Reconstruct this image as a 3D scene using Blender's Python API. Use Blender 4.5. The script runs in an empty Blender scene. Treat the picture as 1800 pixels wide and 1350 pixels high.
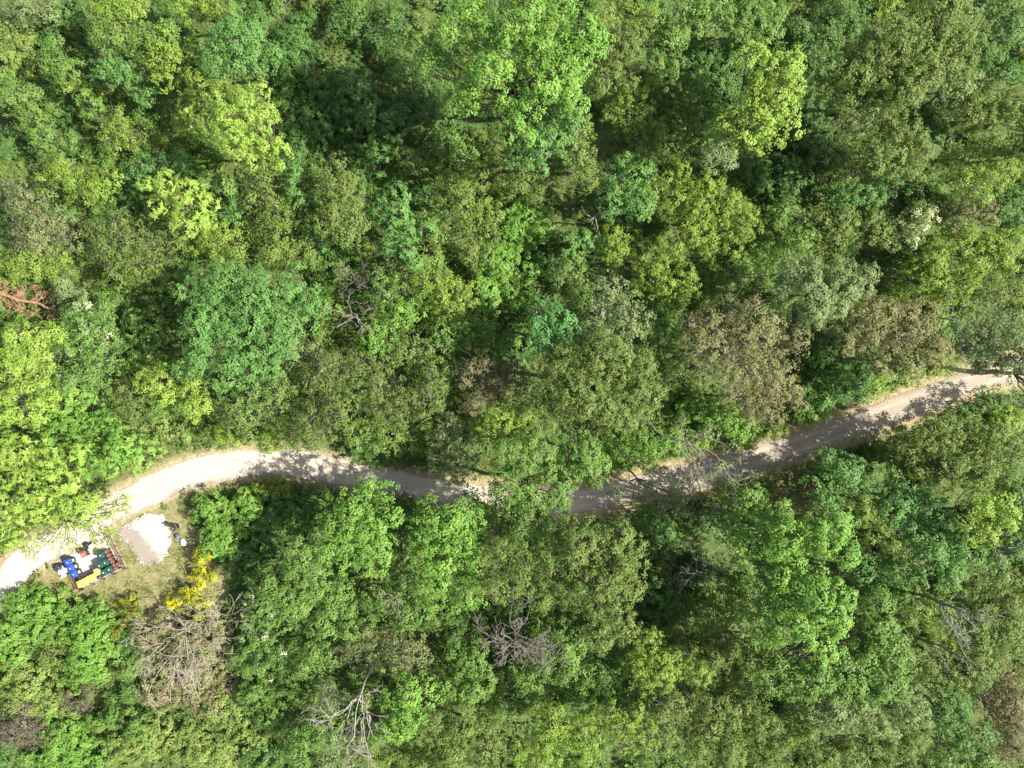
import bpy, bmesh, math, random
import numpy as np
from mathutils import Vector, Matrix

# ---------------------------------------------------------------- camera, sky, sun, exposure
scene = bpy.context.scene
H = 68.0                                   # flying height of the camera above the lane
HFOV = math.radians(72.0)
FPX = 900.0 / math.tan(HFOV / 2)           # focal length in photograph pixels (1800 wide)

cam_data = bpy.data.cameras.new('camera')
cam_data.sensor_fit = 'HORIZONTAL'
cam_data.angle = HFOV
cam_data.clip_start = 0.5
cam_data.clip_end = 2000
cam = bpy.data.objects.new('camera', cam_data)
cam.location = (0, 0, H)
cam.rotation_euler = (0, 0, 0)
scene.collection.objects.link(cam)
scene.camera = cam

SUN_EL = math.radians(44)
SUN_AZ = math.radians(99)                  # clockwise from +Y: light comes from the right, slightly below
world = bpy.data.worlds.new('World')
scene.world = world
world.use_nodes = True
wn = world.node_tree
bg = wn.nodes.get('Background') or wn.nodes.new('ShaderNodeBackground')
sky = wn.nodes.new('ShaderNodeTexSky')
sky.sky_type = 'NISHITA'
sky.sun_disc = False
sky.sun_elevation = SUN_EL
sky.sun_rotation = SUN_AZ
sky.air_density = 1.0
sky.dust_density = 3.0
wn.links.new(sky.outputs[0], bg.inputs[0])
bg.inputs[1].default_value = 0.085

sun_data = bpy.data.lights.new('sun', 'SUN')
sun_data.energy = 5.0
sun_data.angle = math.radians(0.55)
sun_data.color = (1.0, 0.95, 0.86)
sun = bpy.data.objects.new('sun', sun_data)
sd = Vector((math.sin(SUN_AZ) * math.cos(SUN_EL), math.cos(SUN_AZ) * math.cos(SUN_EL), math.sin(SUN_EL)))
sun.rotation_euler = sd.to_track_quat('Z', 'Y').to_euler()
sun.location = sd * 200
scene.collection.objects.link(sun)

vs = scene.view_settings
vs.view_transform = 'Standard'
vs.look = 'None'
vs.gamma = 1.0
vs.exposure = 1.05
vs.use_curve_mapping = False
scene.render.engine = 'CYCLES'
cy = scene.cycles
cy.max_bounces = 6
cy.diffuse_bounces = 4
cy.transmission_bounces = 5
cy.glossy_bounces = 2
cy.use_denoising = True
cy.denoiser = 'OPENIMAGEDENOISE'
cy.denoising_input_passes = 'RGB_ALBEDO_NORMAL'
cy.denoising_prefilter = 'ACCURATE'
cy.sample_clamp_indirect = 6.0
cy.use_adaptive_sampling = False

COL = scene.collection

# ---------------------------------------------------------------- helpers
def W(px, py, z=0.0):
    """photograph pixel seen at height z -> world point"""
    s = (H - z) / FPX
    return np.array(((px - 900) * s, -(py - 675) * s, z))

def tag(o, label=None, cat=None, group=None, kind=None):
    if label: o['label'] = label
    if cat: o['category'] = cat
    if group: o['group'] = group
    if kind: o['kind'] = kind
    return o

def empty(name, loc, label, cat, group=None, rz=0.0):
    o = bpy.data.objects.new(name, None)
    o.empty_display_size = 0.3
    o.location = loc
    o.rotation_euler = (0, 0, rz)
    COL.objects.link(o)
    return tag(o, label, cat, group)

def link(name, me, mat=None, parent=None, loc=None):
    if mat is not None and len(me.materials) == 0:
        me.materials.append(mat)
    o = bpy.data.objects.new(name, me)
    COL.objects.link(o)
    if parent is not None: o.parent = parent
    if loc is not None: o.location = loc
    return o

def mesh_np(name, verts, faces, k, cols=None, smooth=False):
    """mesh from numpy arrays, faces all with k corners"""
    me = bpy.data.meshes.new(name)
    n, m = len(verts), len(faces)
    me.vertices.add(n)
    me.vertices.foreach_set('co', np.ascontiguousarray(verts, dtype=np.float32).ravel())
    me.loops.add(m * k)
    me.loops.foreach_set('vertex_index', np.ascontiguousarray(faces, dtype=np.int32).ravel())
    me.polygons.add(m)
    me.polygons.foreach_set('loop_start', np.arange(0, m * k, k, dtype=np.int32))
    me.polygons.foreach_set('loop_total', np.full(m, k, dtype=np.int32))
    if smooth: me.polygons.foreach_set('use_smooth', np.ones(m, dtype=bool))
    if cols is not None:
        a = me.attributes.new('leaf_colour', 'FLOAT_COLOR', 'FACE')
        c = np.ones((m, 4), dtype=np.float32); c[:, :3] = cols
        a.data.foreach_set('color', c.ravel())
    me.update(calc_edges=True)
    return me

def rot2(a):
    c, s = math.cos(a), math.sin(a)
    return np.array(((c, -s), (s, c)))

# value noise on the plane (for terrain, edges)
_rs = np.random.RandomState(7)
_lat = _rs.rand(64, 64)
def vnoise(x, y):
    x = np.asarray(x, float); y = np.asarray(y, float)
    xi = np.floor(x).astype(int); yi = np.floor(y).astype(int)
    fx = x - xi; fy = y - yi
    fx = fx * fx * (3 - 2 * fx); fy = fy * fy * (3 - 2 * fy)
    g = lambda i, j: _lat[i % 64, j % 64]
    return (g(xi, yi) * (1 - fx) + g(xi + 1, yi) * fx) * (1 - fy) + (g(xi, yi + 1) * (1 - fx) + g(xi + 1, yi + 1) * fx) * fy

# ---------------------------------------------------------------- materials
def new_mat(name):
    m = bpy.data.materials.new(name)
    m.use_nodes = True
    nt = m.node_tree
    b = nt.nodes.get('Principled BSDF')
    return m, nt, b

def plain(name, col, rough=0.6, noise=0.15, scale=6.0, metal=0.0, spec=0.4):
    m, nt, b = new_mat(name)
    tc = nt.nodes.new('ShaderNodeTexCoord')
    n = nt.nodes.new('ShaderNodeTexNoise'); n.inputs['Scale'].default_value = scale; n.inputs['Detail'].default_value = 5
    mr = nt.nodes.new('ShaderNodeMapRange')
    mr.inputs['From Min'].default_value = 0.3; mr.inputs['From Max'].default_value = 0.7
    mr.inputs['To Min'].default_value = 1 - noise; mr.inputs['To Max'].default_value = 1 + noise
    mx = nt.nodes.new('ShaderNodeMix'); mx.data_type = 'RGBA'; mx.blend_type = 'MULTIPLY'
    mx.inputs[0].default_value = 1.0
    mx.inputs[6].default_value = (*col, 1)
    nt.links.new(tc.outputs['Object'], n.inputs['Vector'])
    nt.links.new(n.outputs['Fac'], mr.inputs['Value'])
    nt.links.new(mr.outputs[0], mx.inputs[7])
    nt.links.new(mx.outputs[2], b.inputs['Base Color'])
    b.inputs['Roughness'].default_value = rough
    b.inputs['Metallic'].default_value = metal
    b.inputs['Specular IOR Level'].default_value = spec
    return m

def leaf_material(name, trans=0.35, rough=0.5, spec=0.22):
    m, nt, b = new_mat(name)
    at = nt.nodes.new('ShaderNodeAttribute'); at.attribute_name = 'leaf_colour'
    nt.links.new(at.outputs['Color'], b.inputs['Base Color'])
    b.inputs['Roughness'].default_value = rough
    b.inputs['Specular IOR Level'].default_value = spec
    tr = nt.nodes.new('ShaderNodeBsdfTranslucent')
    mx = nt.nodes.new('ShaderNodeMix'); mx.data_type = 'RGBA'; mx.blend_type = 'MULTIPLY'
    mx.inputs[0].default_value = 1.0
    mx.inputs[7].default_value = (1.08, 1.08, 0.66, 1)      # light through a leaf is yellower
    nt.links.new(at.outputs['Color'], mx.inputs[6])
    nt.links.new(mx.outputs[2], tr.inputs['Color'])
    ms = nt.nodes.new('ShaderNodeMixShader'); ms.inputs[0].default_value = trans
    out = nt.nodes.get('Material Output')
    nt.links.new(b.outputs[0], ms.inputs[1]); nt.links.new(tr.outputs[0], ms.inputs[2])
    nt.links.new(ms.outputs[0], out.inputs['Surface'])
    return m

LEAF = leaf_material('leaf')
GRASSM = leaf_material('grass_blade', 0.3, 0.6, 0.2)
BARK = plain('bark', (0.13, 0.10, 0.075), 0.9, 0.4, 5)
BARK_PALE = plain('bark_pale', (0.23, 0.205, 0.175), 0.85, 0.3, 5)
BARK_GREY = plain('bark_grey', (0.17, 0.15, 0.125), 0.85, 0.35, 5)
BARK_DEAD = plain('bark_bleached', (0.38, 0.34, 0.30), 0.8, 0.3, 4)
BARK_TAN = plain('bark_tan', (0.38, 0.335, 0.265), 0.85, 0.25, 5)
BARK_RUST = plain('bark_rust', (0.33, 0.185, 0.12), 0.85, 0.35, 4)

# ---------------------------------------------------------------- the lane, its edges and distances
CENTRE = [(-160, 1165), (-60, 1084), (0, 1030), (53, 979), (105, 951), (160, 918), (212, 889), (250, 869), (308, 842), (371, 823), (445, 813),
          (518, 816), (596, 831), (685, 846), (751, 859), (832, 871), (930, 881), (1000, 881), (1052, 872), (1160, 849),
          (1272, 823), (1351, 799), (1495, 751), (1607, 709), (1696, 676), (1800, 642), (1900, 608), (2050, 560)]
def catmull(pts, n):
    pts = np.array(pts, float)
    P = np.vstack((2 * pts[0] - pts[1], pts, 2 * pts[-1] - pts[-2]))
    out = []
    for i in range(1, len(P) - 2):
        for t in np.linspace(0, 1, n, endpoint=False):
            a, b, c, d = P[i - 1], P[i], P[i + 1], P[i + 2]
            out.append(0.5 * (2 * b + (c - a) * t + (2 * a - 5 * b + 4 * c - d) * t * t + (3 * b - a - 3 * c + d) * t ** 3))
    out.append(P[-2])
    return np.array(out)
ROAD = np.array([W(x, y)[:2] for x, y in catmull(CENTRE, 10)])
seg = np.diff(ROAD, axis=0)
SL = np.concatenate(([0], np.cumsum(np.hypot(seg[:, 0], seg[:, 1]))))
ROAD = np.stack((np.interp(np.arange(0, SL[-1], 0.3), SL, ROAD[:, 0]), np.interp(np.arange(0, SL[-1], 0.3), SL, ROAD[:, 1])), 1)
TAN = np.gradient(ROAD, axis=0); TAN /= np.linalg.norm(TAN, axis=1)[:, None]
NRM = np.stack((-TAN[:, 1], TAN[:, 0]), 1)                     # towards the north (upper) edge
HALF = np.interp(ROAD[:, 0], [-50, -25, -10, 10, 50], [1.42, 1.38, 1.22, 1.2, 1.18])

def road_dist(xy):
    xy = np.atleast_2d(xy)
    out = np.empty(len(xy))
    for i in range(0, len(xy), 4000):
        d = xy[i:i + 4000, None, :] - ROAD[None, ::3, :]
        out[i:i + 4000] = np.sqrt((d ** 2).sum(2)).min(1)
    return out

def in_poly(xy, poly):
    x, y = xy[:, 0], xy[:, 1]
    inside = np.zeros(len(xy), bool)
    j = len(poly) - 1
    for i in range(len(poly)):
        xi, yi = poly[i]; xj, yj = poly[j]
        with np.errstate(divide='ignore', invalid='ignore'):
            c = ((yi > y) != (yj > y)) & (x < (xj - xi) * (y - yi) / (yj - yi + 1e-12) + xi)
        inside ^= c
        j = i
    return inside

PAD_PX = [(205, 936), (222, 924), (250, 909), (284, 905), (293, 920), (299, 944), (295, 972), (280, 988), (263, 994), (246, 985), (228, 962), (214, 948)]
PAD = [tuple(W(x, y)[:2]) for x, y in PAD_PX]
CLEAR = [tuple(W(x, y)[:2]) for x, y in [(95, 1000), (180, 930), (320, 880), (345, 930), (380, 985), (410, 1040), (370, 1090), (260, 1090), (200, 1075), (160, 1060), (100, 1040), (40, 1045), (60, 1020)]]
PEN_A = math.atan2(0.44, 0.898)
PU = np.array((0.898, 0.44)); PV = np.array((0.44, -0.898))     # along the yellow row / down the blue row
PEN_C = W(169, 984)[:2]

# ---------------------------------------------------------------- ground
def smooth01(t):
    t = np.clip(t, 0, 1); return t * t * (3 - 2 * t)
gx = np.arange(-66, 66.01, 0.6); gy = np.arange(-52, 52.01, 0.6)
GX, GY = np.meshgrid(gx, gy)
pts = np.stack((GX.ravel(), GY.ravel()), 1)
RD = road_dist(pts)
open_ = in_poly(pts, CLEAR) | in_poly(pts, PAD)
hh = (vnoise(pts[:, 0] * 0.11 + 3, pts[:, 1] * 0.11) - 0.4) * 1.1 + (vnoise(pts[:, 0] * 0.5, pts[:, 1] * 0.5) - 0.5) * 0.25
clr = np.maximum(0, np.hypot((pts[:, 0] - W(200, 985)[0]) / 13, (pts[:, 1] - W(200, 985)[1]) / 8) - 0.6)
bank = smooth01((RD - 2.6) / 5) * smooth01(clr / 0.8)
edge_fade = smooth01((66 - np.abs(pts[:, 0])) / 6) * smooth01((52 - np.abs(pts[:, 1])) / 6)
GZ = hh * bank * edge_fade
nx, ny = len(gx), len(gy)
def ground_z(x, y):
    i = np.clip((np.asarray(x) + 66) / 0.6, 0, nx - 1.001); j = np.clip((np.asarray(y) + 52) / 0.6, 0, ny - 1.001)
    i0 = i.astype(int); j0 = j.astype(int); fi = i - i0; fj = j - j0
    Z = GZ.reshape(ny, nx)
    return (Z[j0, i0] * (1 - fi) + Z[j0, i0 + 1] * fi) * (1 - fj) + (Z[j0 + 1, i0] * (1 - fi) + Z[j0 + 1, i0 + 1] * fi) * fj
verts = np.column_stack((pts, GZ))
idx = np.arange(nx * ny).reshape(ny, nx)
quads = np.stack((idx[:-1, :-1], idx[:-1, 1:], idx[1:, 1:], idx[1:, :-1]), -1).reshape(-1, 4)
# skirt to the horizon
far = 900
sk = np.array([(-66, -52), (66, -52), (66, 52), (-66, 52), (-far, -far), (far, -far), (far, far), (-far, far)], float)
skv = np.column_stack((sk, np.zeros(8)))
nb = len(verts)
skq = np.array([(0, 4, 5, 1), (1, 5, 6, 2), (2, 6, 7, 3), (3, 7, 4, 0)]) + nb
verts = np.vstack((verts, skv)); quads = np.vstack((quads, skq))
gme = mesh_np('ground', verts, quads, 4, smooth=True)
dry = np.clip(np.maximum(smooth01((2.7 - RD) / 1.3), open_ * 0.5), 0, 1)
a = gme.attributes.new('dryness', 'FLOAT', 'POINT')
a.data.foreach_set('value', np.concatenate((dry, np.zeros(8))).astype(np.float32))

def ground_mat():
    m, nt, b = new_mat('ground')
    L = nt.links
    tc = nt.nodes.new('ShaderNodeTexCoord')
    def noise(s, d=6, r=0.6):
        n = nt.nodes.new('ShaderNodeTexNoise'); n.inputs['Scale'].default_value = s
        n.inputs['Detail'].default_value = d; n.inputs['Roughness'].default_value = r
        L.new(tc.outputs['Object'], n.inputs['Vector']); return n
    def ramp(src, stops):
        r = nt.nodes.new('ShaderNodeValToRGB')
        e = r.color_ramp.elements
        while len(e) < len(stops): e.new(0.5)
        for k, (p, c) in enumerate(stops):
            e[k].position = p; e[k].color = (*c, 1)
        L.new(src, r.inputs[0]); return r
    litter = ramp(noise(3.5, 8, 0.7).outputs['Fac'], [(0.3, (0.05, 0.045, 0.025)), (0.48, (0.085, 0.12, 0.035)), (0.6, (0.13, 0.17, 0.05)), (0.75, (0.17, 0.14, 0.08))])
    dryg = ramp(noise(2.2, 10, 0.75).outputs['Fac'], [(0.33, (0.14, 0.17, 0.06)), (0.43, (0.29, 0.26, 0.13)), (0.55, (0.43, 0.35, 0.20)), (0.7, (0.52, 0.43, 0.29))])
    at = nt.nodes.new('ShaderNodeAttribute'); at.attribute_name = 'dryness'
    nn = noise(0.9, 6)
    ad = nt.nodes.new('ShaderNodeMath'); ad.operation = 'MULTIPLY_ADD'; ad.inputs[1].default_value = 0.9; ad.inputs[2].default_value = -0.45
    L.new(nn.outputs['Fac'], ad.inputs[0])
    ad2 = nt.nodes.new('ShaderNodeMath'); ad2.operation = 'ADD'; ad2.use_clamp = True
    L.new(ad.outputs[0], ad2.inputs[0]); L.new(at.outputs['Fac'], ad2.inputs[1])
    mx = nt.nodes.new('ShaderNodeMix'); mx.data_type = 'RGBA'
    L.new(ad2.outputs[0], mx.inputs[0]); L.new(litter.outputs[0], mx.inputs[6]); L.new(dryg.outputs[0], mx.inputs[7])
    L.new(mx.outputs[2], b.inputs['Base Color'])
    b.inputs['Roughness'].default_value = 0.95
    b.inputs['Specular IOR Level'].default_value = 0.1
    bp = nt.nodes.new('ShaderNodeBump'); bp.inputs['Strength'].default_value = 0.6; bp.inputs['Distance'].default_value = 0.1
    L.new(noise(9, 8, 0.7).outputs['Fac'], bp.inputs['Height']); L.new(bp.outputs[0], b.inputs['Normal'])
    return m
tag(link('ground', gme, ground_mat()), kind='structure')

# lane surface: a long sheet with frayed edges
def lane_mat():
    m, nt, b = new_mat('lane_surface')
    L = nt.links
    tc = nt.nodes.new('ShaderNodeTexCoord')
    uv = nt.nodes.new('ShaderNodeUVMap')
    def noise(s, d=6, r=0.6, vec=None):
        n = nt.nodes.new('ShaderNodeTexNoise'); n.inputs['Scale'].default_value = s
        n.inputs['Detail'].default_value = d; n.inputs['Roughness'].default_value = r
        L.new(vec if vec else tc.outputs['Object'], n.inputs['Vector']); return n
    def mathn(op, a, b_, clamp=False):
        n = nt.nodes.new('ShaderNodeMath'); n.operation = op; n.use_clamp = clamp
        for k, v in enumerate((a, b_)):
            if isinstance(v, (int, float)): n.inputs[k].default_value = v
            else: L.new(v, n.inputs[k])
        return n.outputs[0]
    def mix(f, c1, c2):
        n = nt.nodes.new('ShaderNodeMix'); n.data_type = 'RGBA'
        for k, v in ((0, f), (6, c1), (7, c2)):
            if isinstance(v, tuple): n.inputs[k].default_value = (*v, 1)
            else: L.new(v, n.inputs[k])
        return n.outputs[2]
    mp = nt.nodes.new('ShaderNodeMapping'); mp.inputs['Scale'].default_value = (0.25, 3.2, 1)
    L.new(uv.outputs[0], mp.inputs[0])
    streak = noise(1.0, 5, 0.6, mp.outputs[0])
    sx = nt.nodes.new('ShaderNodeSeparateXYZ'); L.new(uv.outputs[0], sx.inputs[0])
    # worn grey strip along the lower edge, ragged
    edge = mathn('SUBTRACT', 0.30, sx.outputs[1])
    edge = mathn('MULTIPLY', edge, 3.0)
    edge = mathn('ADD', edge, mathn('MULTIPLY', mathn('SUBTRACT', noise(0.45, 5, 0.65).outputs['Fac'], 0.52), 5.0), True)
    speck = noise(14, 6, 0.75)
    sxo = nt.nodes.new('ShaderNodeSeparateXYZ'); L.new(tc.outputs['Object'], sxo.inputs[0])
    lane_tone = nt.nodes.new('ShaderNodeMapRange'); lane_tone.inputs['From Min'].default_value = -14; lane_tone.inputs['From Max'].default_value = 26  # lane colour darkens steadily from left to right
    L.new(sxo.outputs[0], lane_tone.inputs['Value'])
    base = mix(lane_tone.outputs[0], mix(streak.outputs['Fac'], (0.50, 0.43, 0.335), (0.62, 0.545, 0.45)), mix(streak.outputs['Fac'], (0.30, 0.255, 0.20), (0.43, 0.365, 0.285)))
    base = mix(mathn('MULTIPLY', edge, 0.75, True), base, (0.30, 0.275, 0.255))
    # two wheel lines, worn paler, and a crumbly brown rim
    tr = mathn('ABSOLUTE', mathn('SUBTRACT', mathn('ABSOLUTE', mathn('SUBTRACT', sx.outputs[1], 0.5), 0), 0.24), 0)
    tr = mathn('SUBTRACT', 1.0, mathn('MULTIPLY', tr, 9.0), True)
    tr = mathn('MULTIPLY', mathn('MAXIMUM', tr, 0.0), mathn('MULTIPLY', streak.outputs['Fac'], 0.75), True)
    base = mix(tr, base, (0.62, 0.545, 0.45))
    rim = mathn('SUBTRACT', mathn('MULTIPLY', mathn('ABSOLUTE', mathn('SUBTRACT', sx.outputs[1], 0.5), 0), 2.0), 0.80)
    rim = mathn('MULTIPLY', mathn('ADD', rim, mathn('MULTIPLY', mathn('SUBTRACT', noise(1.6, 6, 0.7).outputs['Fac'], 0.5), 0.5)), 5.0, True)
    base = mix(mathn('MULTIPLY', rim, 0.7), base, (0.24, 0.175, 0.115))
    grit = nt.nodes.new('ShaderNodeMapRange'); grit.inputs['From Min'].default_value = 0.3; grit.inputs['From Max'].default_value = 0.7
    grit.inputs['To Min'].default_value = 0.68; grit.inputs['To Max'].default_value = 1.2
    L.new(speck.outputs['Fac'], grit.inputs['Value'])
    mul = nt.nodes.new('ShaderNodeMix'); mul.data_type = 'RGBA'; mul.blend_type = 'MULTIPLY'; mul.inputs[0].default_value = 1
    L.new(base, mul.inputs[6]); L.new(grit.outputs[0], mul.inputs[7])
    # long wandering cracks
    mp2 = nt.nodes.new('ShaderNodeMapping'); mp2.inputs['Scale'].default_value = (0.10, 1.3, 1)
    L.new(uv.outputs[0], mp2.inputs[0])
    nz = noise(2.5, 4, 0.6, mp2.outputs[0])
    ab = mathn('ABSOLUTE', mathn('SUBTRACT', nz.outputs['Fac'], 0.47), 0)
    crack = mathn('LESS_THAN', ab, 0.006)
    gate = mathn('GREATER_THAN', noise(0.12, 2, 0.5).outputs['Fac'], 0.49)
    crack = mathn('MULTIPLY', mathn('MULTIPLY', crack, gate), 0.6)
    fin = mix(crack, mul.outputs[2], (0.11, 0.095, 0.085))
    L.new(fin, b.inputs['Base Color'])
    b.inputs['Roughness'].default_value = 0.95
    b.inputs['Specular IOR Level'].default_value = 0.15
    bp = nt.nodes.new('ShaderNodeBump'); bp.inputs['Strength'].default_value = 0.35; bp.inputs['Distance'].default_value = 0.03
    L.new(speck.outputs['Fac'], bp.inputs['Height']); L.new(bp.outputs[0], b.inputs['Normal'])
    return m
ac = np.array([-1.0, -0.9, -0.5, 0, 0.5, 0.9, 1.0]); az = np.array([0.012, 0.03, 0.05, 0.06, 0.05, 0.03, 0.012])
n = len(ROAD); s_ = np.arange(n) * 0.3
jl = (vnoise(s_ * 0.9, s_ * 0 + 5) - 0.5) * 0.34 + (vnoise(s_ * 0.25, s_ * 0 + 9) - 0.5) * 0.3
jr = (vnoise(s_ * 0.9, s_ * 0 + 25) - 0.5) * 0.34 + (vnoise(s_ * 0.25, s_ * 0 + 29) - 0.5) * 0.3
rv = []
for k, (u, z) in enumerate(zip(ac, az)):
    off = u * HALF + np.where(u > 0, jl, jr) * abs(u) ** 4
    rv.append(np.column_stack((ROAD + NRM * off[:, None], np.full(n, z))))
rv = np.stack(rv, 1).reshape(-1, 3)
ri = np.arange(n * 7).reshape(n, 7)
rq = np.stack((ri[1:, :-1], ri[1:, 1:], ri[:-1, 1:], ri[:-1, :-1]), -1).reshape(-1, 4)
rme = mesh_np('lane', rv, rq[:, ::-1] if False else rq, 4, smooth=True)
uvl = rme.uv_layers.new(name='UVMap')
uvc = np.stack((np.repeat(s_, 7), np.tile((ac + 1) / 2, n)), 1)
uvl.data.foreach_set('uv', uvc[rq.ravel()].astype(np.float32).ravel())
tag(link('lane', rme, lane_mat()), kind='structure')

# gravel pull-off beside the lane: pale dust with a greyer corner
def sheet(name, poly, z, mat, jitter=0.12, seed=1):
    P = np.array(catmull(list(poly) + [poly[0]], 8))[:-1]
    c = P.mean(0)
    r = random.Random(seed)
    P = np.array([c + (p - c) * (1 + (vnoise(k * .45, seed) - .5) * jitter * 1.6 + (vnoise(k * 1.7, seed + 5) - .5) * jitter * .7) for k, p in enumerate(P)])
    m = len(P)
    rings = [np.column_stack((c + (P - c) * f, np.full(m, z + 0.006 * (1 - f)))) for f in (1.0, 0.75, 0.5, 0.25)]
    v = np.vstack(rings + [np.array([[c[0], c[1], z + 0.006]])])
    f = [(k * m + i, k * m + (i + 1) % m, (k + 1) * m + (i + 1) % m, (k + 1) * m + i) for k in range(3) for i in range(m)]
    f += [(3 * m + i, 3 * m + (i + 1) % m, 4 * m) for i in range(m)]
    me = bpy.data.meshes.new(name); me.from_pydata(v.tolist(), [], f); me.update()
    if sum(p.normal.z for p in me.polygons) < 0: me.flip_normals()
    return link(name, me, mat)
def gravel_mat():
    m, nt, b = new_mat('gravel_dust')
    L = nt.links
    tc = nt.nodes.new('ShaderNodeTexCoord')
    def noise(s, d, r):
        n = nt.nodes.new('ShaderNodeTexNoise'); n.inputs['Scale'].default_value = s; n.inputs['Detail'].default_value = d
        n.inputs['Roughness'].default_value = r; L.new(tc.outputs['Object'], n.inputs['Vector']); return n
    # the greyer, muddier half lies towards the bin pen
    c = W(250, 952)
    sx = nt.nodes.new('ShaderNodeSeparateXYZ'); L.new(tc.outputs['Object'], sx.inputs[0])
    d1 = nt.nodes.new('ShaderNodeMath'); d1.operation = 'MULTIPLY_ADD'; d1.inputs[1].default_value = 0.75; d1.inputs[2].default_value = -0.75 * c[0] - 0.66 * c[1]
    L.new(sx.outputs[0], d1.inputs[0])
    d2 = nt.nodes.new('ShaderNodeMath'); d2.operation = 'MULTIPLY_ADD'; d2.inputs[1].default_value = 0.66
    L.new(sx.outputs[1], d2.inputs[0]); L.new(d1.outputs[0], d2.inputs[2])
    nz = nt.nodes.new('ShaderNodeMath'); nz.operation = 'MULTIPLY_ADD'; nz.inputs[1].default_value = 3.4; nz.inputs[2].default_value = -2.15
    L.new(noise(0.9, 6, 0.65).outputs['Fac'], nz.inputs[0])
    su = nt.nodes.new('ShaderNodeMath'); su.operation = 'ADD'; L.new(d2.outputs[0], su.inputs[0]); L.new(nz.outputs[0], su.inputs[1])
    mr = nt.nodes.new('ShaderNodeMapRange'); mr.inputs['From Min'].default_value = -0.5; mr.inputs['From Max'].default_value = 0.45
    L.new(su.outputs[0], mr.inputs['Value'])
    mx = nt.nodes.new('ShaderNodeMix'); mx.data_type = 'RGBA'
    mx.inputs[6].default_value = (0.31, 0.265, 0.225, 1); mx.inputs[7].default_value = (0.58, 0.54, 0.47, 1)
    L.new(mr.outputs[0], mx.inputs[0])
    g = nt.nodes.new('ShaderNodeMapRange'); g.inputs['From Min'].default_value = 0.3; g.inputs['From Max'].default_value = 0.7
    g.inputs['To Min'].default_value = 0.62; g.inputs['To Max'].default_value = 1.18
    L.new(noise(11, 7, 0.75).outputs['Fac'], g.inputs['Value'])
    mu = nt.nodes.new('ShaderNodeMix'); mu.data_type = 'RGBA'; mu.blend_type = 'MULTIPLY'; mu.inputs[0].default_value = 1
    L.new(mx.outputs[2], mu.inputs[6]); L.new(g.outputs[0], mu.inputs[7])
    L.new(mu.outputs[2], b.inputs['Base Color']); b.inputs['Roughness'].default_value = 0.95
    return m
tag(sheet('gravel_area', PAD, 0.02, gravel_mat(), 0.12), kind='structure')

# ---------------------------------------------------------------- leaves
#  leaf length/width, leaves per tuft, tuft radius, tufts per m2 of lobe dome, lobe radius, lobes per area, up-bias, twigs per lobe
STY = {
    'broad':   dict(l=.165, w=.135, m=20, tr=.36, td=2.6, lr=1.08, kl=1.45, up=.60, tw=3, q=True, wob=.42),
    'fine':    dict(l=0.150, w=0.097, m=22, tr=.36, td=2.6, lr=1.15, kl=1.8, up=.45, tw=3, q=False, wob=.32),
    'thicket': dict(l=0.176, w=0.114, m=19, tr=.42, td=2.3, lr=1.00, kl=1.8, up=.50, tw=4, q=False, wob=.45),
    'feather': dict(l=.43, w=.115, m=11, tr=.10, td=2.5, lr=1.10, kl=1.6, up=.45, tw=3, q=True, wob=.38),
    'spray':   dict(l=0.158, w=0.106, m=18, tr=.32, td=2.7, lr=0.95, kl=1.7, up=.40, tw=3, q=False, wob=.55),
    'ivy':     dict(l=0.145, w=0.128, m=22, tr=.34, td=2.5, lr=1.10, kl=1.7, up=.70, tw=1, q=False, wob=.22),
    'twiggy':  dict(l=0.158, w=0.097, m=15, tr=.38, td=2.2, lr=1.20, kl=1.8, up=.45, tw=8, q=False, wob=.45),
    'sparse':  dict(l=0.229, w=0.106, m=8,  tr=.42, td=1.1, lr=1.00, kl=1.2, up=.40, tw=7, q=True, wob=.60),
}
#  colour pairs: leaf colour, colour of some of the tufts, share of those
PAL = {
    'lime': ((0.279, 0.422, 0.066), (0.349, 0.476, 0.081), .35),
    'fresh': ((0.183, 0.357, 0.058), (0.252, 0.411, 0.066), .30),
    'green': ((0.156, 0.282, 0.055), (0.199, 0.314, 0.061), .30),
    'teal': ((0.136, 0.288, 0.065), (0.168, 0.314, 0.072), .30),
    'emer': ((0.123, 0.298, 0.077), (0.144, 0.323, 0.081), .30),
    'yell': ((0.210, 0.328, 0.048), (0.258, 0.366, 0.055), .35),
    'yolive': ((.184, .282, .050), (.212, .280, .058), .35),
    'olive': ((.164, .248, .052), (.200, .252, .060), .38),
    'brown': ((.225, .250, .080), (.270, .240, .105), .45),
    'pale': ((0.215, 0.298, 0.099), (0.252, 0.325, 0.117), .35),
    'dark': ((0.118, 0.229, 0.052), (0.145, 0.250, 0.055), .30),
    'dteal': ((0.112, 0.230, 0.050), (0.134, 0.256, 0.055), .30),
    'mix': ((0.172, 0.298, 0.058), (0.226, 0.298, 0.071), .40),
    'pinky': ((0.194, 0.266, 0.076), (0.272, 0.261, 0.122), .40),
    'bloom': ((0.188, 0.272, 0.071), (0.618, 0.637, 0.336), .30),
    'cream': ((0.161, 0.288, 0.061), (0.672, 0.669, 0.418), .045),
    'broom':  ((.64, .62, .03), (.20, .30, .05), .50),
    'broom_shaded': ((.17, .24, .04), (.46, .44, .02), .28),  # fewer flowers, and the bush's shade is put into its colours
    'rust': ((.215, .220, .085), (.275, .215, .110), .45),
    'straw': ((.27, .29, .115), (.34, .28, .16), .50),
    'deadb':  ((.20, .165, .115), (.13, .105, .075), .50),
    'grassy': ((0.231, 0.346, 0.071), (0.306, 0.357, 0.101), .40),
}
Q = 1.25
TRI = [0]

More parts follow.
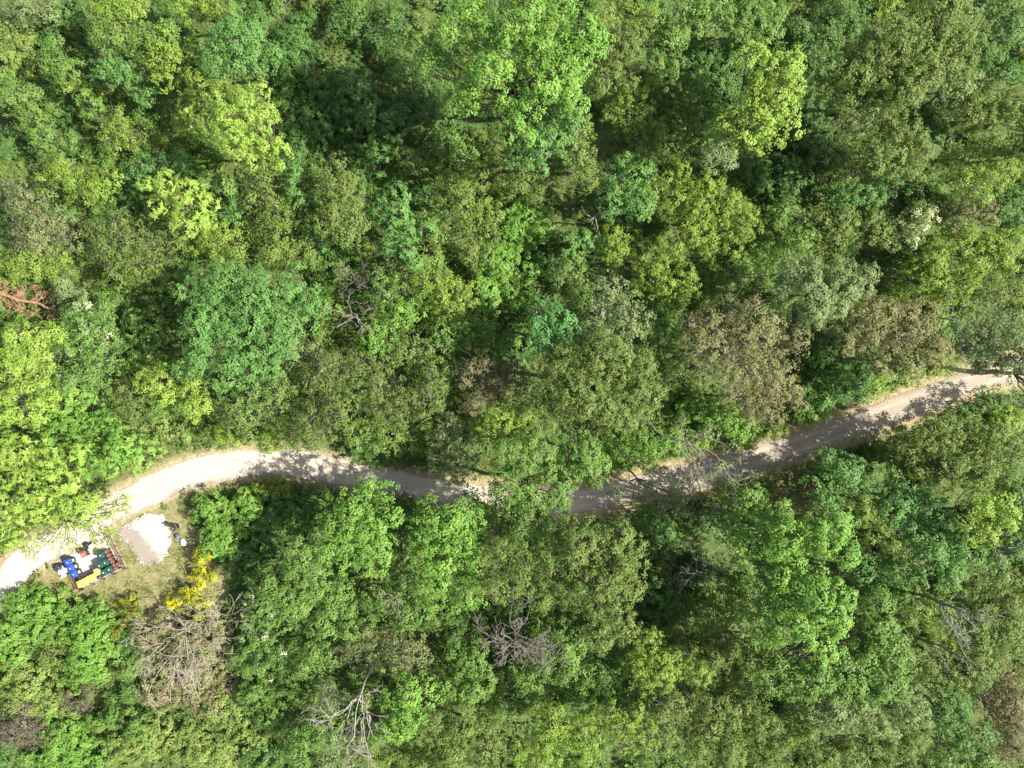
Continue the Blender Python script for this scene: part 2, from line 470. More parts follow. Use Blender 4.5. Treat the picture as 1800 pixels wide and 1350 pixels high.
def leaves(T, N, sty, pal, rng, tv=None):
    """leaf faces round tuft centres T with outward normals N; returns verts, faces, k, colours"""
    m = sty['m']; nt_ = len(T)
    if tv is None: tv = rng.rand(nt_)
    tfrac = rng.rand(nt_) < pal[2]
    R = nt_ * m
    Tn = np.repeat(N, m, 0)
    g = rng.normal(size=(R, 3))
    if sty is STY['feather']:
        d = g - (g * Tn).sum(1)[:, None] * Tn
        d /= np.linalg.norm(d, axis=1)[:, None] + 1e-9
        d = d + Tn * rng.uniform(-.25, .35, (R, 1))
        pos = np.repeat(T, m, 0) + d * sty['l'] * .45
        nn = Tn + np.array((0, 0, .8)) + rng.normal(size=(R, 3)) * .25
    else:
        g /= np.linalg.norm(g, axis=1)[:, None] + 1e-9
        g *= (rng.rand(R, 1) ** .45) * sty['tr']
        g -= Tn * (g * Tn).sum(1)[:, None] * .35
        pos = np.repeat(T, m, 0) + g
        d = rng.normal(size=(R, 3)) * .8 + g / sty['tr']
        d[:, 2] -= .25
        nn = Tn * .75 + np.array((0, 0, sty['up'])) + g / sty['tr'] * .50 + rng.normal(size=(R, 3)) * .23
    nn /= np.linalg.norm(nn, axis=1)[:, None] + 1e-9
    d = d - (d * nn).sum(1)[:, None] * nn
    d /= np.linalg.norm(d, axis=1)[:, None] + 1e-9
    sde = np.cross(nn, d)
    sc = rng.uniform(.7, 1.25, (R, 1))
    l = sty['l'] * sc; w = sty['w'] * sc
    if sty['q']:
        a_ = pos - d * l * .5; c_ = pos + d * l * .5
        fold = nn * w * .18
        b_ = pos - d * l * .08 + sde * w * .5 + fold; e_ = pos - d * l * .08 - sde * w * .5 + fold
        V = np.stack((a_, b_, c_, e_), 1).reshape(-1, 3); k = 4
    else:
        a_ = pos - d * l * .45 + sde * w * .6; b_ = pos - d * l * .45 - sde * w * .6; c_ = pos + d * l * .6
        V = np.stack((a_, b_, c_), 1).reshape(-1, 3); k = 3
    F = np.arange(R * k).reshape(R, k)
    base = np.array(pal[0]); tip = np.array(pal[1])
    t = np.repeat(tfrac, m).astype(float)[:, None] * rng.uniform(.6, 1, (R, 1))
    C = base * (1 - t) + tip * t
    C = C * (0.80 + .28 * np.repeat(tv, m)[:, None] + .20 * (rng.rand(R, 1) - .35))
    C[:, 0] *= rng.uniform(.88, 1.12, R)
    C[:, 2] *= 1.12 if pal[0][2] > .03 else 1
    return V, F, k, np.clip(C, 0, .9)

def tubes(lines, sides=4):
    """lines: list of (pts Nx3, radii N) -> verts, quad faces"""
    VV, FF, o = [], [], 0
    for P, r in lines:
        P = np.asarray(P, float); r = np.asarray(r, float)
        n = len(P)
        t = np.gradient(P, axis=0); t /= np.linalg.norm(t, axis=1)[:, None] + 1e-9
        ref = np.where(np.abs(t[:, 2:3]) > .8, np.array([[1., 0, 0]]), np.array([[0, 0, 1.]]))
        a_ = np.cross(t, ref); a_ /= np.linalg.norm(a_, axis=1)[:, None] + 1e-9
        b_ = np.cross(t, a_)
        th = np.arange(sides) * 2 * math.pi / sides
        ring = P[:, None, :] + r[:, None, None] * (np.cos(th)[None, :, None] * a_[:, None, :] + np.sin(th)[None, :, None] * b_[:, None, :])
        VV.append(ring.reshape(-1, 3))
        i = np.arange(n * sides).reshape(n, sides)
        j = np.roll(i, -1, 1)
        FF.append(np.stack((i[:-1], j[:-1], j[1:], i[1:]), -1).reshape(-1, 4) + o)
        o += n * sides
    return np.vstack(VV), np.vstack(FF)

def wander(a, b, n, amp, rng, sag=0.0):
    t = np.linspace(0, 1, n)[:, None]
    P = np.asarray(a) * (1 - t) + np.asarray(b) * t
    L = np.linalg.norm(np.asarray(b) - np.asarray(a))
    off = np.cumsum(rng.normal(size=(n, 3)), 0) * amp * L / n
    off -= off[-1] * t
    P = P + off * np.sin(t * math.pi) ** .5
    P[:, 2] -= sag * L * np.sin(t[:, 0] * math.pi)
    return P

def twig_fan(p, d, L, r, depth, rng, out, spread=.75, kids=(3, 5), tips=None, curl=.25):
    """a bare branch with side twigs, appended to out as tubes"""
    n = 5
    d = d / (np.linalg.norm(d) + 1e-9)
    P = [p]
    dd = d.copy()
    for k in range(n - 1):
        dd = dd + rng.normal(size=3) * curl
        dd /= np.linalg.norm(dd)
        P.append(P[-1] + dd * L / (n - 1))
    P = np.array(P)
    out.append((P, np.linspace(r, max(r * .42, .012), n)))
    if tips is not None and depth <= 1: tips.append((P[-1], dd))
    if depth <= 0: return
    for k in range(rng.randint(kids[0], kids[1] + 1)):
        t = rng.uniform(.3, 1)
        q = P[0] * 0 + np.array([np.interp(t * (n - 1), range(n), P[:, c]) for c in range(3)])
        nd = dd + rng.normal(size=3) * spread
        twig_fan(q, nd, L * rng.uniform(.45, .72), max(r * .55, .013), depth - 1, rng, out, spread, kids, tips, curl)

SEED = [100]
ALLCROWNS = []            # (px, py, rx, ry) for finding the gaps
def make_crown(ells, style, colour, h, rng, base):
    """leafy crown mesh + branch tubes for one tree; ells: photograph ellipses at crown height"""
    st = STY[style]; pal = PAL[colour]
    TT, NN, TV, lobes_out = [], [], [], []
    for e in ells:
        px, py, rx, ry = e[:4]
        top = h - (e[4] if len(e) > 4 else 0)
        ALLCROWNS.append((px, py, rx, ry, top))
        s0 = (H - top) / FPX
        ax, ay = rx * s0 * 1.1, ry * s0 * 1.1
        rz = min(top * .45, .62 * (ax + ay) / 2 + .5)
        zc = top - rz
        cx, cy_, _ = W(px, py, zc + rz * .45)
        area = math.pi * ax * ay
        lr0 = st['lr'] * min(1.0, max(.45, (ax + ay) / 4.2))
        K = max(3, int(round(st['kl'] * area / (math.pi * lr0 ** 2))))
        ga = rng.uniform(0, 6.28)
        for i in range(K + K // 3):
            lower = i >= K
            rho = math.sqrt((i + .5) / K) * .98 if not lower else rng.uniform(.75, .95)
            th = ga + i * 2.39996 + rng.normal() * .25
            wob = 1 + st['wob'] * math.sin(3 * th + ga) * .35 + rng.normal() * st['wob'] * .25
            lr = lr0 * rng.uniform(.7, 1.3)
            rr = rho * wob
            x = cx + math.cos(th) * (ax - lr * .38) * rr
            y = cy_ + math.sin(th) * (ay - lr * .38) * rr
            z = zc + rz * math.sqrt(max(0.0, 1 - min(1, rho) ** 2)) * rng.uniform(.6, 1.0) - lr * .45 + rng.normal() * st['wob'] * .8
            if lower: z = zc - rz * rng.uniform(.1, .7)
            z = max(z, lr * .35 + .2)
            lobes_out.append((np.array((x, y, z)), lr))
            ntf = max(5, int(st['td'] * Q * 2 * math.pi * lr * lr * (.55 if lower else 1)))
            uz = rng.uniform(-.3, 1, ntf); ph = rng.uniform(0, 2 * math.pi, ntf)
            sr = np.sqrt(1 - uz ** 2)
            N = np.stack((sr * np.cos(ph), sr * np.sin(ph), uz), 1)
            rad = lr * rng.uniform(.72, 1.08, (ntf, 1)) * (1 + st['wob'] * .35 * rng.normal(size=(ntf, 1)))
            TT.append(np.array((x, y, z)) + N * rad * np.array((1, 1, .85))); NN.append(N)
            TV.append(np.clip(rng.rand(ntf) * .5 + rng.rand() * .5, 0, 1))
    T = np.vstack(TT); N = np.vstack(NN); tv = np.concatenate(TV)
    T[:, 2] = np.maximum(T[:, 2], .12)
    V, F, k, C = leaves(T, N, st, pal, rng, tv)
    return V - base, F, k, C, lobes_out, T

def tree(label, style, colour, h, ells, cat='tree', group=None, bark=None, name=None, lean=None):
    SEED[0] += 1
    rng = np.random.RandomState(SEED[0])
    ar = np.array([e[2] * e[3] for e in ells], float)
    mx = float((ar * [e[0] for e in ells]).sum() / ar.sum()); my = float((ar * [e[1] for e in ells]).sum() / ar.sum())
    if h >= 11 and not (style == 'broad' and h <= 13 and mx < 900): h *= 1.17
    elif h <= 8 and cat == 'tree': h *= .88
    base = W(mx, my, h * .62)
    if lean is not None: base = W(*lean)
    base[2] = float(ground_z(base[0], base[1])) - .05
    V, F, k, C, lob, T = make_crown(ells, style, colour, h, rng, base)
    st = STY[style]
    shrub = cat in ('shrub', 'bush')
    root = empty(name or ('shrub' if shrub else 'tree'), base, label, cat, group)
    bk = bark or (BARK_GREY if style in ('twiggy', 'thicket', 'sparse') else BARK)
    # trunk and limbs to the leafy lobes
    L = np.array([l[0] for l in lob]) - base
    lines = []
    width = math.sqrt(ar.sum()) * (H - h) / FPX
    r0 = max(.05, .012 * h + .008 * width) * (.55 if shrub else 1)
    if shrub:
        for c in L:
            lines.append((wander(rng.normal(size=3) * np.array((.15, .15, 0)), c, 5, .25, rng), np.linspace(r0, .018, 5)))
    else:
        cen = L.mean(0); fork = np.array((cen[0] * .6, cen[1] * .6, max(.8, min(cen[2] * .52, L[:, 2].min() + .3))))
        tp = wander((0, 0, -.2), fork, 6, .12, rng)
        lines.append((tp, np.linspace(r0 * 1.25, r0 * .75, 6)))
        for c in L:
            mid = fork + (c - fork) * .5 + np.array((0, 0, -.1)) * np.linalg.norm(c - fork)
            P = np.vstack((wander(fork, mid, 3, .15, rng), wander(mid, c, 3, .2, rng)[1:]))
            lines.append((P, np.linspace(r0 * .42, .03, 5)))
    V2, F2 = tubes(lines, 5)
    tw = []
    for c, lr in lob:
        c = c - base
        for _ in range(st['tw']):
            g = rng.normal(size=3); g[2] = abs(g[2]) * .8 + .1; g /= np.linalg.norm(g)
            P = wander(c, c + g * lr * rng.uniform(.75, 1.12 if st['tw'] < 8 else 1.25), 4, .45, rng)
            tw.append((P, np.linspace(.026, .011, 4)))
    if tw:
        V3, F3 = tubes(tw, 3)
        F2 = np.vstack((F2, F3 + len(V2))); V2 = np.vstack((V2, V3))
    link('stems' if shrub else 'trunk', mesh_np('trunk', V2, F2, 4, smooth=True), bk, root)
    link('foliage' if shrub else 'crown', mesh_np('crown', V, F, k, C), LEAF, root)
    TRI[0] += len(F) * (k - 2) + len(F2) * 2
    return root

# ---------------------------------------------------------------- trees and shrubs: label, leaf habit, colour, height, crown ellipses (photograph px)
T_ = tree
def S_(label, style, colour, h, ells, **k): return tree(label, style, colour, h, ells, cat='shrub', **k)
# -- north-west thicket
T_('pale green tree with brown twigs beside the bright grassy bank', 'twiggy', 'pale', 6, [(55, 8, 48, 30)])
T_('yellow-green tree hanging over the dark ivy hollow', 'broad', 'yell', 9, [(190, 8, 42, 28), (225, 18, 30, 30)])
T_('yellow-green tree behind the blue-green round maple', 'spray', 'yell', 9, [(340, 5, 42, 28), (385, 22, 28, 22)])
T_('round blue-green maple crown standing above the yellow-green thicket', 'broad', 'teal', 12, [(400, 50, 45, 38), (425, 75, 48, 40), (400, 100, 42, 30), (445, 105, 26, 26)])
T_('light green rounded tree beside the grassy bank with dark hollow below', 'broad', 'green', 8, [(95, 92, 34, 30), (110, 120, 22, 18)])
T_('wide mid-green tree with fine foliage between two blue-green crowns', 'thicket', 'mix', 9, [(205, 65, 50, 36), (262, 80, 46, 42)])
T_('yellow-green tufted tree against the dark shade left of the round maple', 'broad', 'yell', 10, [(290, 95, 34, 42)])
T_('blue-green broadleaf tree in the middle of the yellow-green thicket', 'broad', 'teal', 9, [(192, 118, 32, 26), (215, 138, 24, 18)])
T_('small yellow-green tree with a tuft of round clumps over dark hollows', 'broad', 'yell', 7, [(118, 148, 24, 17)])
S_('little bright yellow-green shrub between dark hollows', 'broad', 'yell', 5, [(165, 160, 16, 13)])
T_('small blue-green tree below the larger blue-green one', 'broad', 'teal', 8, [(245, 160, 28, 20)])
T_('leafy green tree with blue-tinged clumps low in the thicket', 'thicket', 'green', 6, [(55, 205, 40, 32), (80, 250, 34, 24)])
T_('light green tree with brownish gaps on the thicket edge', 'thicket', 'mix', 6, [(25, 175, 32, 25)])
T_('light green fern-leaved young tree', 'feather', 'green', 7, [(165, 190, 32, 24)])
T_('broad yellow-green tree with grey twigs showing through its top', 'twiggy', 'yell', 7, [(205, 230, 40, 30), (260, 245, 42, 34)])
T_('bright yellow-green fern-leaved tree in a dark notch', 'feather', 'lime', 8, [(322, 205, 22, 34)])
T_('tall bright green tree with finger-like tufts beside deep shade', 'spray', 'lime', 13, [(400, 200, 38, 42), (445, 185, 34, 38), (430, 245, 48, 40), (480, 265, 28, 28)])
T_('yellow-green tree crest above the tall finger-tufted tree', 'spray', 'yell', 10, [(345, 145, 38, 24), (395, 160, 26, 20)])
T_('pale twiggy tree with pinkish brown branch ends', 'twiggy', 'pinky', 6, [(45, 350, 52, 42), (70, 415, 60, 42)])
T_('green-yellow tree with open clumps above the pale twiggy one', 'thicket', 'yell', 7, [(105, 310, 40, 28), (165, 325, 42, 32)])
T_('bright yellow-green tree with feathery lit crown', 'feather', 'lime', 9, [(285, 335, 46, 38), (330, 370, 40, 40)])
T_('bluish green tree tucked behind the feathery yellow-green crown', 'thicket', 'teal', 7, [(250, 295, 40, 20), (310, 288, 34, 22)])
S_('small blue-green shrub in a gap of the thicket', 'broad', 'teal', 5, [(402, 372, 22, 24)])
T_('fern-leaved light green sapling over the small blue-green shrub', 'feather', 'green', 7, [(382, 325, 34, 20)])
T_('wide olive-green tree with light dull clumps', 'twiggy', 'olive', 7, [(205, 420, 48, 38), (270, 425, 48, 40)])
T_('yellow-olive tree with brown inner twigs', 'twiggy', 'yolive', 8, [(455, 325, 34, 40), (485, 375, 46, 42)])
T_('slim blue-green tree beside the yellow-olive one', 'spray', 'teal', 8, [(520, 325, 28, 42)])
S_('small emerald shrub below the slim blue-green tree', 'broad', 'emer', 5, [(552, 418, 22, 18)])
T_('olive-green rounded tree with even fine foliage', 'thicket', 'olive', 9, [(590, 330, 42, 40), (600, 385, 44, 40)])
T_('yellowish tree above the teal maple', 'thicket', 'yolive', 7, [(490, 438, 46, 28)])
T_('light green tree above the teal maple crown', 'thicket', 'yell', 7, [(375, 425, 50, 38)])
T_('green tree with leafy wall at the edge of deep shade', 'broad', 'green', 8, [(550, 300, 30, 24)])
# -- shaded hollow and the giant maple
T_('giant bright green maple, largest crown in the forest', 'broad', 'fresh', 18,
   [(830, 40, 58, 50, 2), (905, 45, 62, 58), (990, 40, 62, 52, 1), (870, 130, 52, 46), (955, 115, 62, 56), (1018, 90, 40, 44, 2), (820, 175, 34, 32, 3), (905, 205, 46, 42, 2), (760, 90, 40, 36, 5), (985, 165, 40, 38, 3)])
T_('blue-tinged green tree leaning out below the giant maple', 'broad', 'teal', 13, [(950, 235, 48, 36), (985, 215, 36, 40), (935, 275, 38, 24)])
S_('shaded green tree with fern-like fronds below the giant maple', 'feather', 'dteal', 4.5, [(620, 160, 44, 46), (665, 220, 50, 50), (640, 285, 40, 36)])
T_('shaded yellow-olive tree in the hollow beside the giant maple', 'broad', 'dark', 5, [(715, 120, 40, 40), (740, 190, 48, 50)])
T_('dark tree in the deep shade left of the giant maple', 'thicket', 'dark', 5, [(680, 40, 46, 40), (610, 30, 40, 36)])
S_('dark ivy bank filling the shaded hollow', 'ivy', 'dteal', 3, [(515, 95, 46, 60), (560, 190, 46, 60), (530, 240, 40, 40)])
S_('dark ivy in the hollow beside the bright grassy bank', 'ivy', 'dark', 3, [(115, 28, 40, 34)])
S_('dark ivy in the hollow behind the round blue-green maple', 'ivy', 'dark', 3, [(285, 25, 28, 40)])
S_('bright grassy bank at the corner of the thicket', 'ivy', 'grassy', 1.4, [(20, 60, 40, 34), (30, 110, 40, 30)], name='grassy_bank')
S_('shaded shrub with small yellow-green tufts in the hollow', 'broad', 'green', 4, [(790, 265, 40, 34), (725, 280, 32, 30)])
T_('olive-brown fine-leaved tree right of the giant maple', 'fine', 'olive', 11, [(1085, 80, 44, 42), (1080, 130, 38, 34)])
T_('yellow-green tree with grey twigs above the olive-brown one', 'twiggy', 'yell', 10, [(1090, 12, 48, 28), (1135, 30, 24, 24)])
T_('light green tree with small round clumps right of the olive-brown one', 'broad', 'green', 10, [(1170, 95, 34, 48), (1190, 55, 20, 24)])
T_('yellow-olive tree with upright sprays', 'spray', 'yolive', 10, [(1110, 195, 40, 44), (1145, 240, 36, 38)])
T_('olive-brown tree with drooping tassels beside the giant maple', 'twiggy', 'yolive', 10, [(1020, 245, 34, 46), (1025, 305, 38, 34)])
T_('bluish tree with bright fern-like fronds in a whorl', 'feather', 'teal', 9, [(680, 370, 42, 40), (705, 420, 48, 44)])
T_('yellow-olive tree between the fern-fronded tree and the ivy mound', 'thicket', 'yolive', 9, [(810, 320, 44, 38), (825, 365, 42, 34)])
S_('bright green ivy-covered mound between dark hollows', 'ivy', 'fresh', 4, [(915, 380, 38, 34), (945, 400, 30, 40), (905, 425, 36, 26)])
T_('mid-green tree on the sunny side of the giant maple', 'thicket', 'olive', 8, [(910, 325, 44, 26)])
T_('blue-green maple with lit crown below the drooping olive tree', 'broad', 'teal', 10, [(1105, 305, 42, 36), (1085, 345, 38, 36), (1125, 360, 30, 30)])
T_('small blue-green tree with fern fronds beside the white snag', 'feather', 'teal', 8, [(1015, 425, 34, 30)])
T_('spiky yellow-green tree right of the fern-fronded blue-green one', 'spray', 'yell', 8, [(1080, 435, 38, 34)])
S_('dark shrub in the deep gap below the ivy mound', 'ivy', 'dark', 2.5, [(965, 455, 34, 36)])
T_('mixed green tree with brown flecks under the yellow-olive crown', 'thicket', 'mix', 8, [(760, 400, 34, 36), (740, 470, 40, 26)])
T_('light green tree with even crown between fern-fronded tree and ivy mound', 'thicket', 'olive', 8, [(830, 430, 46, 34)])
# -- north-east
T_('light yellow-green tree with clumped crown beside dark ivy', 'broad', 'green', 10, [(1220, 28, 40, 34), (1255, 15, 30, 24)])
T_('mid-green ivy-clad tree with a rusty tuft', 'ivy', 'green', 8, [(1300, 30, 46, 36), (1355, 25, 36, 32)])
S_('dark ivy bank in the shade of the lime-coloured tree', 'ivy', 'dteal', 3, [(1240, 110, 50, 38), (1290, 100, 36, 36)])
T_('tall brilliant lime-green tree with flame-shaped crown', 'broad', 'lime', 15, [(1345, 115, 36, 36), (1388, 105, 26, 28), (1345, 165, 46, 42), (1385, 155, 28, 42), (1320, 215, 42, 36), (1360, 205, 36, 32), (1285, 215, 22, 38, 2), (1345, 245, 30, 18, 2)])
T_('pale spindly tree at the foot of the lime-coloured tree', 'twiggy', 'pale', 9, [(1260, 265, 34, 32)])
T_('leafy green tree in half shade left of the lime-coloured one', 'broad', 'green', 6, [(1225, 165, 38, 34), (1215, 230, 34, 36)])
T_('great olive oak with finely textured rounded crown', 'fine', 'olive', 17, [(1655, 30, 62, 48), (1590, 70, 62, 54), (1670, 90, 46, 48, 1), (1530, 115, 56, 46, 1.5), (1600, 140, 52, 40, 1), (1490, 150, 46, 38, 3), (1555, 165, 40, 26, 3)])
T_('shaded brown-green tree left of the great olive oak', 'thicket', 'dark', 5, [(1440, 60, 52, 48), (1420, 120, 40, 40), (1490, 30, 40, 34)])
T_('glossy dark green tree right of the great olive oak', 'broad', 'dark', 10, [(1765, 30, 42, 44), (1735, 65, 30, 30)])
T_('blue-grey green tree below the glossy dark one', 'broad', 'dteal', 9, [(1730, 105, 34, 34), (1775, 125, 36, 34)])
T_('shaded olive tree with dull fine crown', 'fine', 'olive', 7, [(1710, 180, 52, 36), (1770, 195, 50, 42)])
T_('olive tree with lit right flank below the great oak', 'fine', 'olive', 12, [(1575, 230, 48, 42), (1605, 265, 38, 40), (1540, 275, 44, 40)])
T_('pale green tree under the edge of the great oak', 'thicket', 'pale', 9, [(1510, 205, 42, 28)])
T_('pale green feathery tree touching the right flank of the great oak', 'thicket', 'pale', 10, [(1690, 140, 32, 24)])
T_('shaded green tree in the hollow right of the lime-coloured one', 'ivy', 'dark', 3.5, [(1420, 210, 44, 40), (1440, 270, 48, 40)])
T_('shaded olive tree with thin crown in the hollow', 'thicket', 'olive', 5, [(1470, 300, 44, 36)])
S_('dark shrub in the deep hollow between oak and golden shrub-tree', 'ivy', 'dteal', 4, [(1385, 310, 42, 36), (1330, 300, 30, 30)])
T_('golden yellow-green broad tree with twiggy lower edge', 'spray', 'yell', 9, [(1190, 340, 46, 44), (1245, 350, 54, 50), (1290, 385, 44, 52), (1215, 420, 50, 42)])
T_('light yellow-green tree with pale crooked twigs', 'twiggy', 'yell', 9, [(1700, 285, 44, 36), (1755, 275, 40, 40), (1735, 320, 40, 30)])
T_('rust-tinted bush-like tree with brown leaf clumps', 'twiggy', 'rust', 8, [(1710, 365, 42, 32)])
T_('bluish tree at the side of the rust-tinted one', 'broad', 'dteal', 8, [(1775, 355, 32, 40)])
T_('tree in pale cream blossom', 'broad', 'bloom', 7, [(1610, 385, 34, 30), (1590, 415, 36, 22)], name='flowering_tree')
T_('blue-green leafy tree above the cream-blossomed one', 'broad', 'teal', 7, [(1485, 345, 46, 22), (1540, 335, 34, 20)])
T_('green tree with pale sprays right of the golden tree', 'spray', 'green', 8, [(1375, 390, 36, 38), (1400, 430, 34, 28)])
T_('olive tree with yellow tufts left of the cream-blossomed one', 'thicket', 'olive', 7, [(1470, 395, 50, 32), (1530, 400, 34, 32)])
T_('yellow-green tree with brownish flecks below the rust-tinted one', 'thicket', 'yell', 8, [(1700, 430, 50, 36), (1765, 440, 40, 44)])
T_('yellow-green tree with bright sprays above the lane trees', 'spray', 'yell', 8, [(1630, 480, 40, 42), (1690, 490, 42, 36)])
T_('brown-flecked yellow-green tree in front of the bare grey twigs', 'twiggy', 'yolive', 8, [(1760, 510, 46, 38)])
# -- west bank
T_('yellow-green tree above the fallen rust-red trunk', 'thicket', 'yell', 6, [(40, 462, 46, 22), (90, 466, 30, 22)])
S_('grey-green round shrub at the end of the fallen rust-red trunk', 'fine', 'pale', 4, [(117, 517, 22, 27)])
T_('yellow-green tree with brown shaded twigs left of the teal maple', 'twiggy', 'yolive', 7, [(215, 475, 42, 30), (265, 480, 40, 32)])
T_('large teal-green maple with dense tufted crown', 'broad', 'teal', 13,
   [(350, 510, 42, 36, 1), (400, 500, 46, 40), (450, 520, 46, 42), (360, 570, 46, 42), (420, 570, 54, 48), (485, 570, 40, 46, 1), (350, 630, 40, 34, 2), (415, 640, 50, 40, 1), (470, 630, 40, 36, 2)])
T_('blue-green tree right of the teal maple crown', 'broad', 'teal', 9, [(510, 500, 34, 28), (540, 535, 30, 34)])
S_('shaded fern-leaved shrub in the dark hollow left of the teal maple', 'feather', 'green', 5, [(245, 565, 34, 26), (275, 590, 28, 24)])
S_('dark shrub at the bottom of the hollow left of the teal maple', 'ivy', 'dark', 2.5, [(225, 600, 36, 40), (265, 530, 36, 30)])
T_('light green tree sprinkled with cream blossoms', 'thicket', 'cream', 7, [(150, 560, 42, 38), (150, 620, 44, 42), (130, 665, 34, 26)], name='flowering_tree')
T_('bright yellow-green rounded tree on the western bank', 'thicket', 'lime', 8, [(45, 605, 56, 42), (50, 660, 56, 44), (30, 715, 48, 40)])
S_('bright green creeper spreading below the fallen rust-red trunk', 'ivy', 'fresh', 1.2, [(35, 576, 42, 18)])
T_('light green bush-like tree below the teal maple', 'broad', 'lime', 7, [(275, 675, 36, 30), (320, 690, 42, 32), (350, 715, 30, 24)])
T_('shaded brownish tree between creeper slope and teal maple', 'twiggy', 'olive', 5, [(220, 695, 40, 38)])
T_('bright green tree on the slope above the bend', 'ivy', 'fresh', 5, [(125, 720, 42, 40), (170, 760, 44, 34), (100, 780, 40, 34)])
T_('feathery green tree above the lane bend', 'feather', 'fresh', 6, [(215, 790, 42, 30), (165, 815, 40, 32)])
S_('grassy bright green bank shrub on the outside of the bend', 'ivy', 'grassy', 1.6, [(250, 775, 40, 18), (310, 755, 46, 18), (225, 815, 32, 16)])
T_('long-leaved yellow-green tree hanging over the lane', 'feather', 'lime', 9, [(30, 810, 46, 44), (85, 825, 46, 42), (40, 880, 50, 46), (105, 880, 46, 40), (20, 935, 36, 30)])
T_('thin feathery branches reaching over the pale lane', 'sparse', 'lime', 7, [(155, 900, 48, 34), (110, 935, 46, 30), (205, 890, 26, 22), (165, 945, 34, 18), (60, 960, 36, 26)], lean=(60, 905, 0))
T_('olive-green feathery tree with crossing bare twigs', 'twiggy', 'mix', 8, [(420, 725, 46, 42), (475, 690, 46, 42), (510, 735, 42, 40)])
T_('yellow-green tree leaning over the north edge of the bend', 'spray', 'yell', 6, [(400, 765, 34, 18), (480, 775, 44, 20)])
T_('brown twiggy tree at the lower right of the teal maple', 'twiggy', 'pinky', 7, [(530, 625, 42, 36)])
T_('olive-green tree with long grey twigs', 'twiggy', 'olive', 9, [(570, 660, 44, 42), (575, 720, 50, 42), (540, 765, 40, 26)])
# -- centre
T_('light green tree with bare white twigs on its top', 'twiggy', 'green', 8, [(665, 505, 38, 32), (705, 510, 36, 30)])
T_('yellow-green tree with soft rounded clumps', 'thicket', 'yell', 8, [(760, 500, 40, 36), (800, 525, 42, 36)])
S_('bright ivy-green tree mass below the ivy mound', 'ivy', 'fresh', 6, [(870, 470, 38, 32), (905, 500, 42, 38), (850, 520, 34, 30)])
T_('fresh green tree with light clumps beside bare grey twigs', 'broad', 'fresh', 8, [(665, 585, 36, 38), (700, 550, 34, 26)])
T_('half-shaded green tree left of the emerald crown', 'thicket', 'green', 7, [(800, 580, 44, 34), (850, 600, 44, 36)])
T_('small round emerald-green tree', 'broad', 'emer', 11, [(950, 560, 32, 28), (985, 570, 30, 34), (960, 605, 38, 26)])
T_('pale grey-green tall tree right of the emerald one', 'twiggy', 'pale', 11, [(1070, 520, 40, 34), (1095, 560, 42, 40), (1050, 595, 34, 34)])
T_('olive twiggy tree between grey twigs and brown tree', 'twiggy', 'mix', 8, [(730, 620, 44, 38), (770, 655, 40, 34)])
T_('wide olive-green tree with dense dull clumps', 'twiggy', 'olive', 9, [(640, 660, 44, 40), (680, 705, 48, 42), (745, 705, 40, 38)])
T_('reddish brown young-leaved tree', 'twiggy', 'rust', 9, [(845, 660, 46, 36), (890, 670, 38, 34), (850, 705, 36, 22)])
T_('large olive-green tree with fine light crown above the lane', 'fine', 'olive', 13, [(990, 650, 50, 38, 1), (1060, 630, 54, 42), (1115, 660, 48, 46), (1035, 700, 56, 44), (1095, 715, 52, 38, 1), (970, 695, 40, 36, 2)])
T_('yellow-green tree under the reddish brown one', 'spray', 'yell', 10, [(865, 750, 36, 36), (905, 745, 38, 36)])
T_('grey-green twiggy tree reaching down to the lane', 'twiggy', 'pale', 9, [(790, 770, 36, 36), (800, 815, 40, 32)])
T_('large green tree arching right across the lane', 'fine', 'green', 12, [(920, 800, 50, 40), (900, 855, 44, 40), (960, 860, 50, 46), (940, 915, 48, 40), (905, 905, 36, 36, 2)])
T_('light green tree with soft lit clumps beside the arching tree', 'thicket', 'green', 11, [(1010, 790, 46, 40), (1035, 820, 32, 34)])
T_('yellow-green bushy tree on the north lane edge', 'thicket', 'mix', 7, [(630, 755, 42, 34), (690, 760, 46, 36)])
S_('dark green hedge shrub along the north edge of the lane', 'ivy', 'dark', 2.5, [(650, 800, 36, 14), (700, 805, 38, 14), (745, 815, 28, 12)])
T_('soft green tree in front of the pale tall tree', 'thicket', 'mix', 8, [(1000, 480, 34, 34), (1020, 520, 30, 30)])
T_('yellow tree with twiggy crown below the golden tree', 'spray', 'yell', 9, [(1150, 480, 42, 34), (1195, 500, 34, 36)])
S_('dark shrub in the gap below the yellow twiggy tree', 'ivy', 'green', 3, [(1240, 500, 40, 36)])
T_('lit green tree beside the brown-budded trees', 'broad', 'green', 7, [(1290, 490, 38, 30), (1340, 470, 36, 28)])
T_('green underbrush tree between pale tree and brown-budded tree', 'thicket', 'green', 7, [(1160, 570, 30, 44), (1170, 640, 30, 40)])
# -- east above the lane
T_('brown-budded tree with grey branches showing through a thin crown', 'twiggy', 'brown', 12, [(1250, 590, 50, 46), (1320, 570, 52, 48), (1380, 600, 36, 44, 1), (1290, 650, 56, 46), (1360, 665, 42, 40, 1)], bark=BARK_PALE)
T_('lower brown-leaved tree hanging towards the lane', 'twiggy', 'brown', 9, [(1325, 700, 44, 32), (1380, 702, 42, 30), (1335, 728, 32, 16)], bark=BARK_PALE)
T_('pale olive tree with soft rounded top above brown crowns', 'fine', 'pale', 12, [(1415, 490, 46, 38), (1470, 500, 48, 40), (1440, 535, 46, 30), (1510, 495, 34, 30)])
T_('olive-brown tree with hanging tufts over the lane verge', 'fine', 'brown', 11, [(1530, 560, 48, 40), (1590, 570, 50, 44), (1630, 600, 40, 44), (1570, 625, 42, 36), (1505, 590, 34, 30)], bark=BARK_PALE)
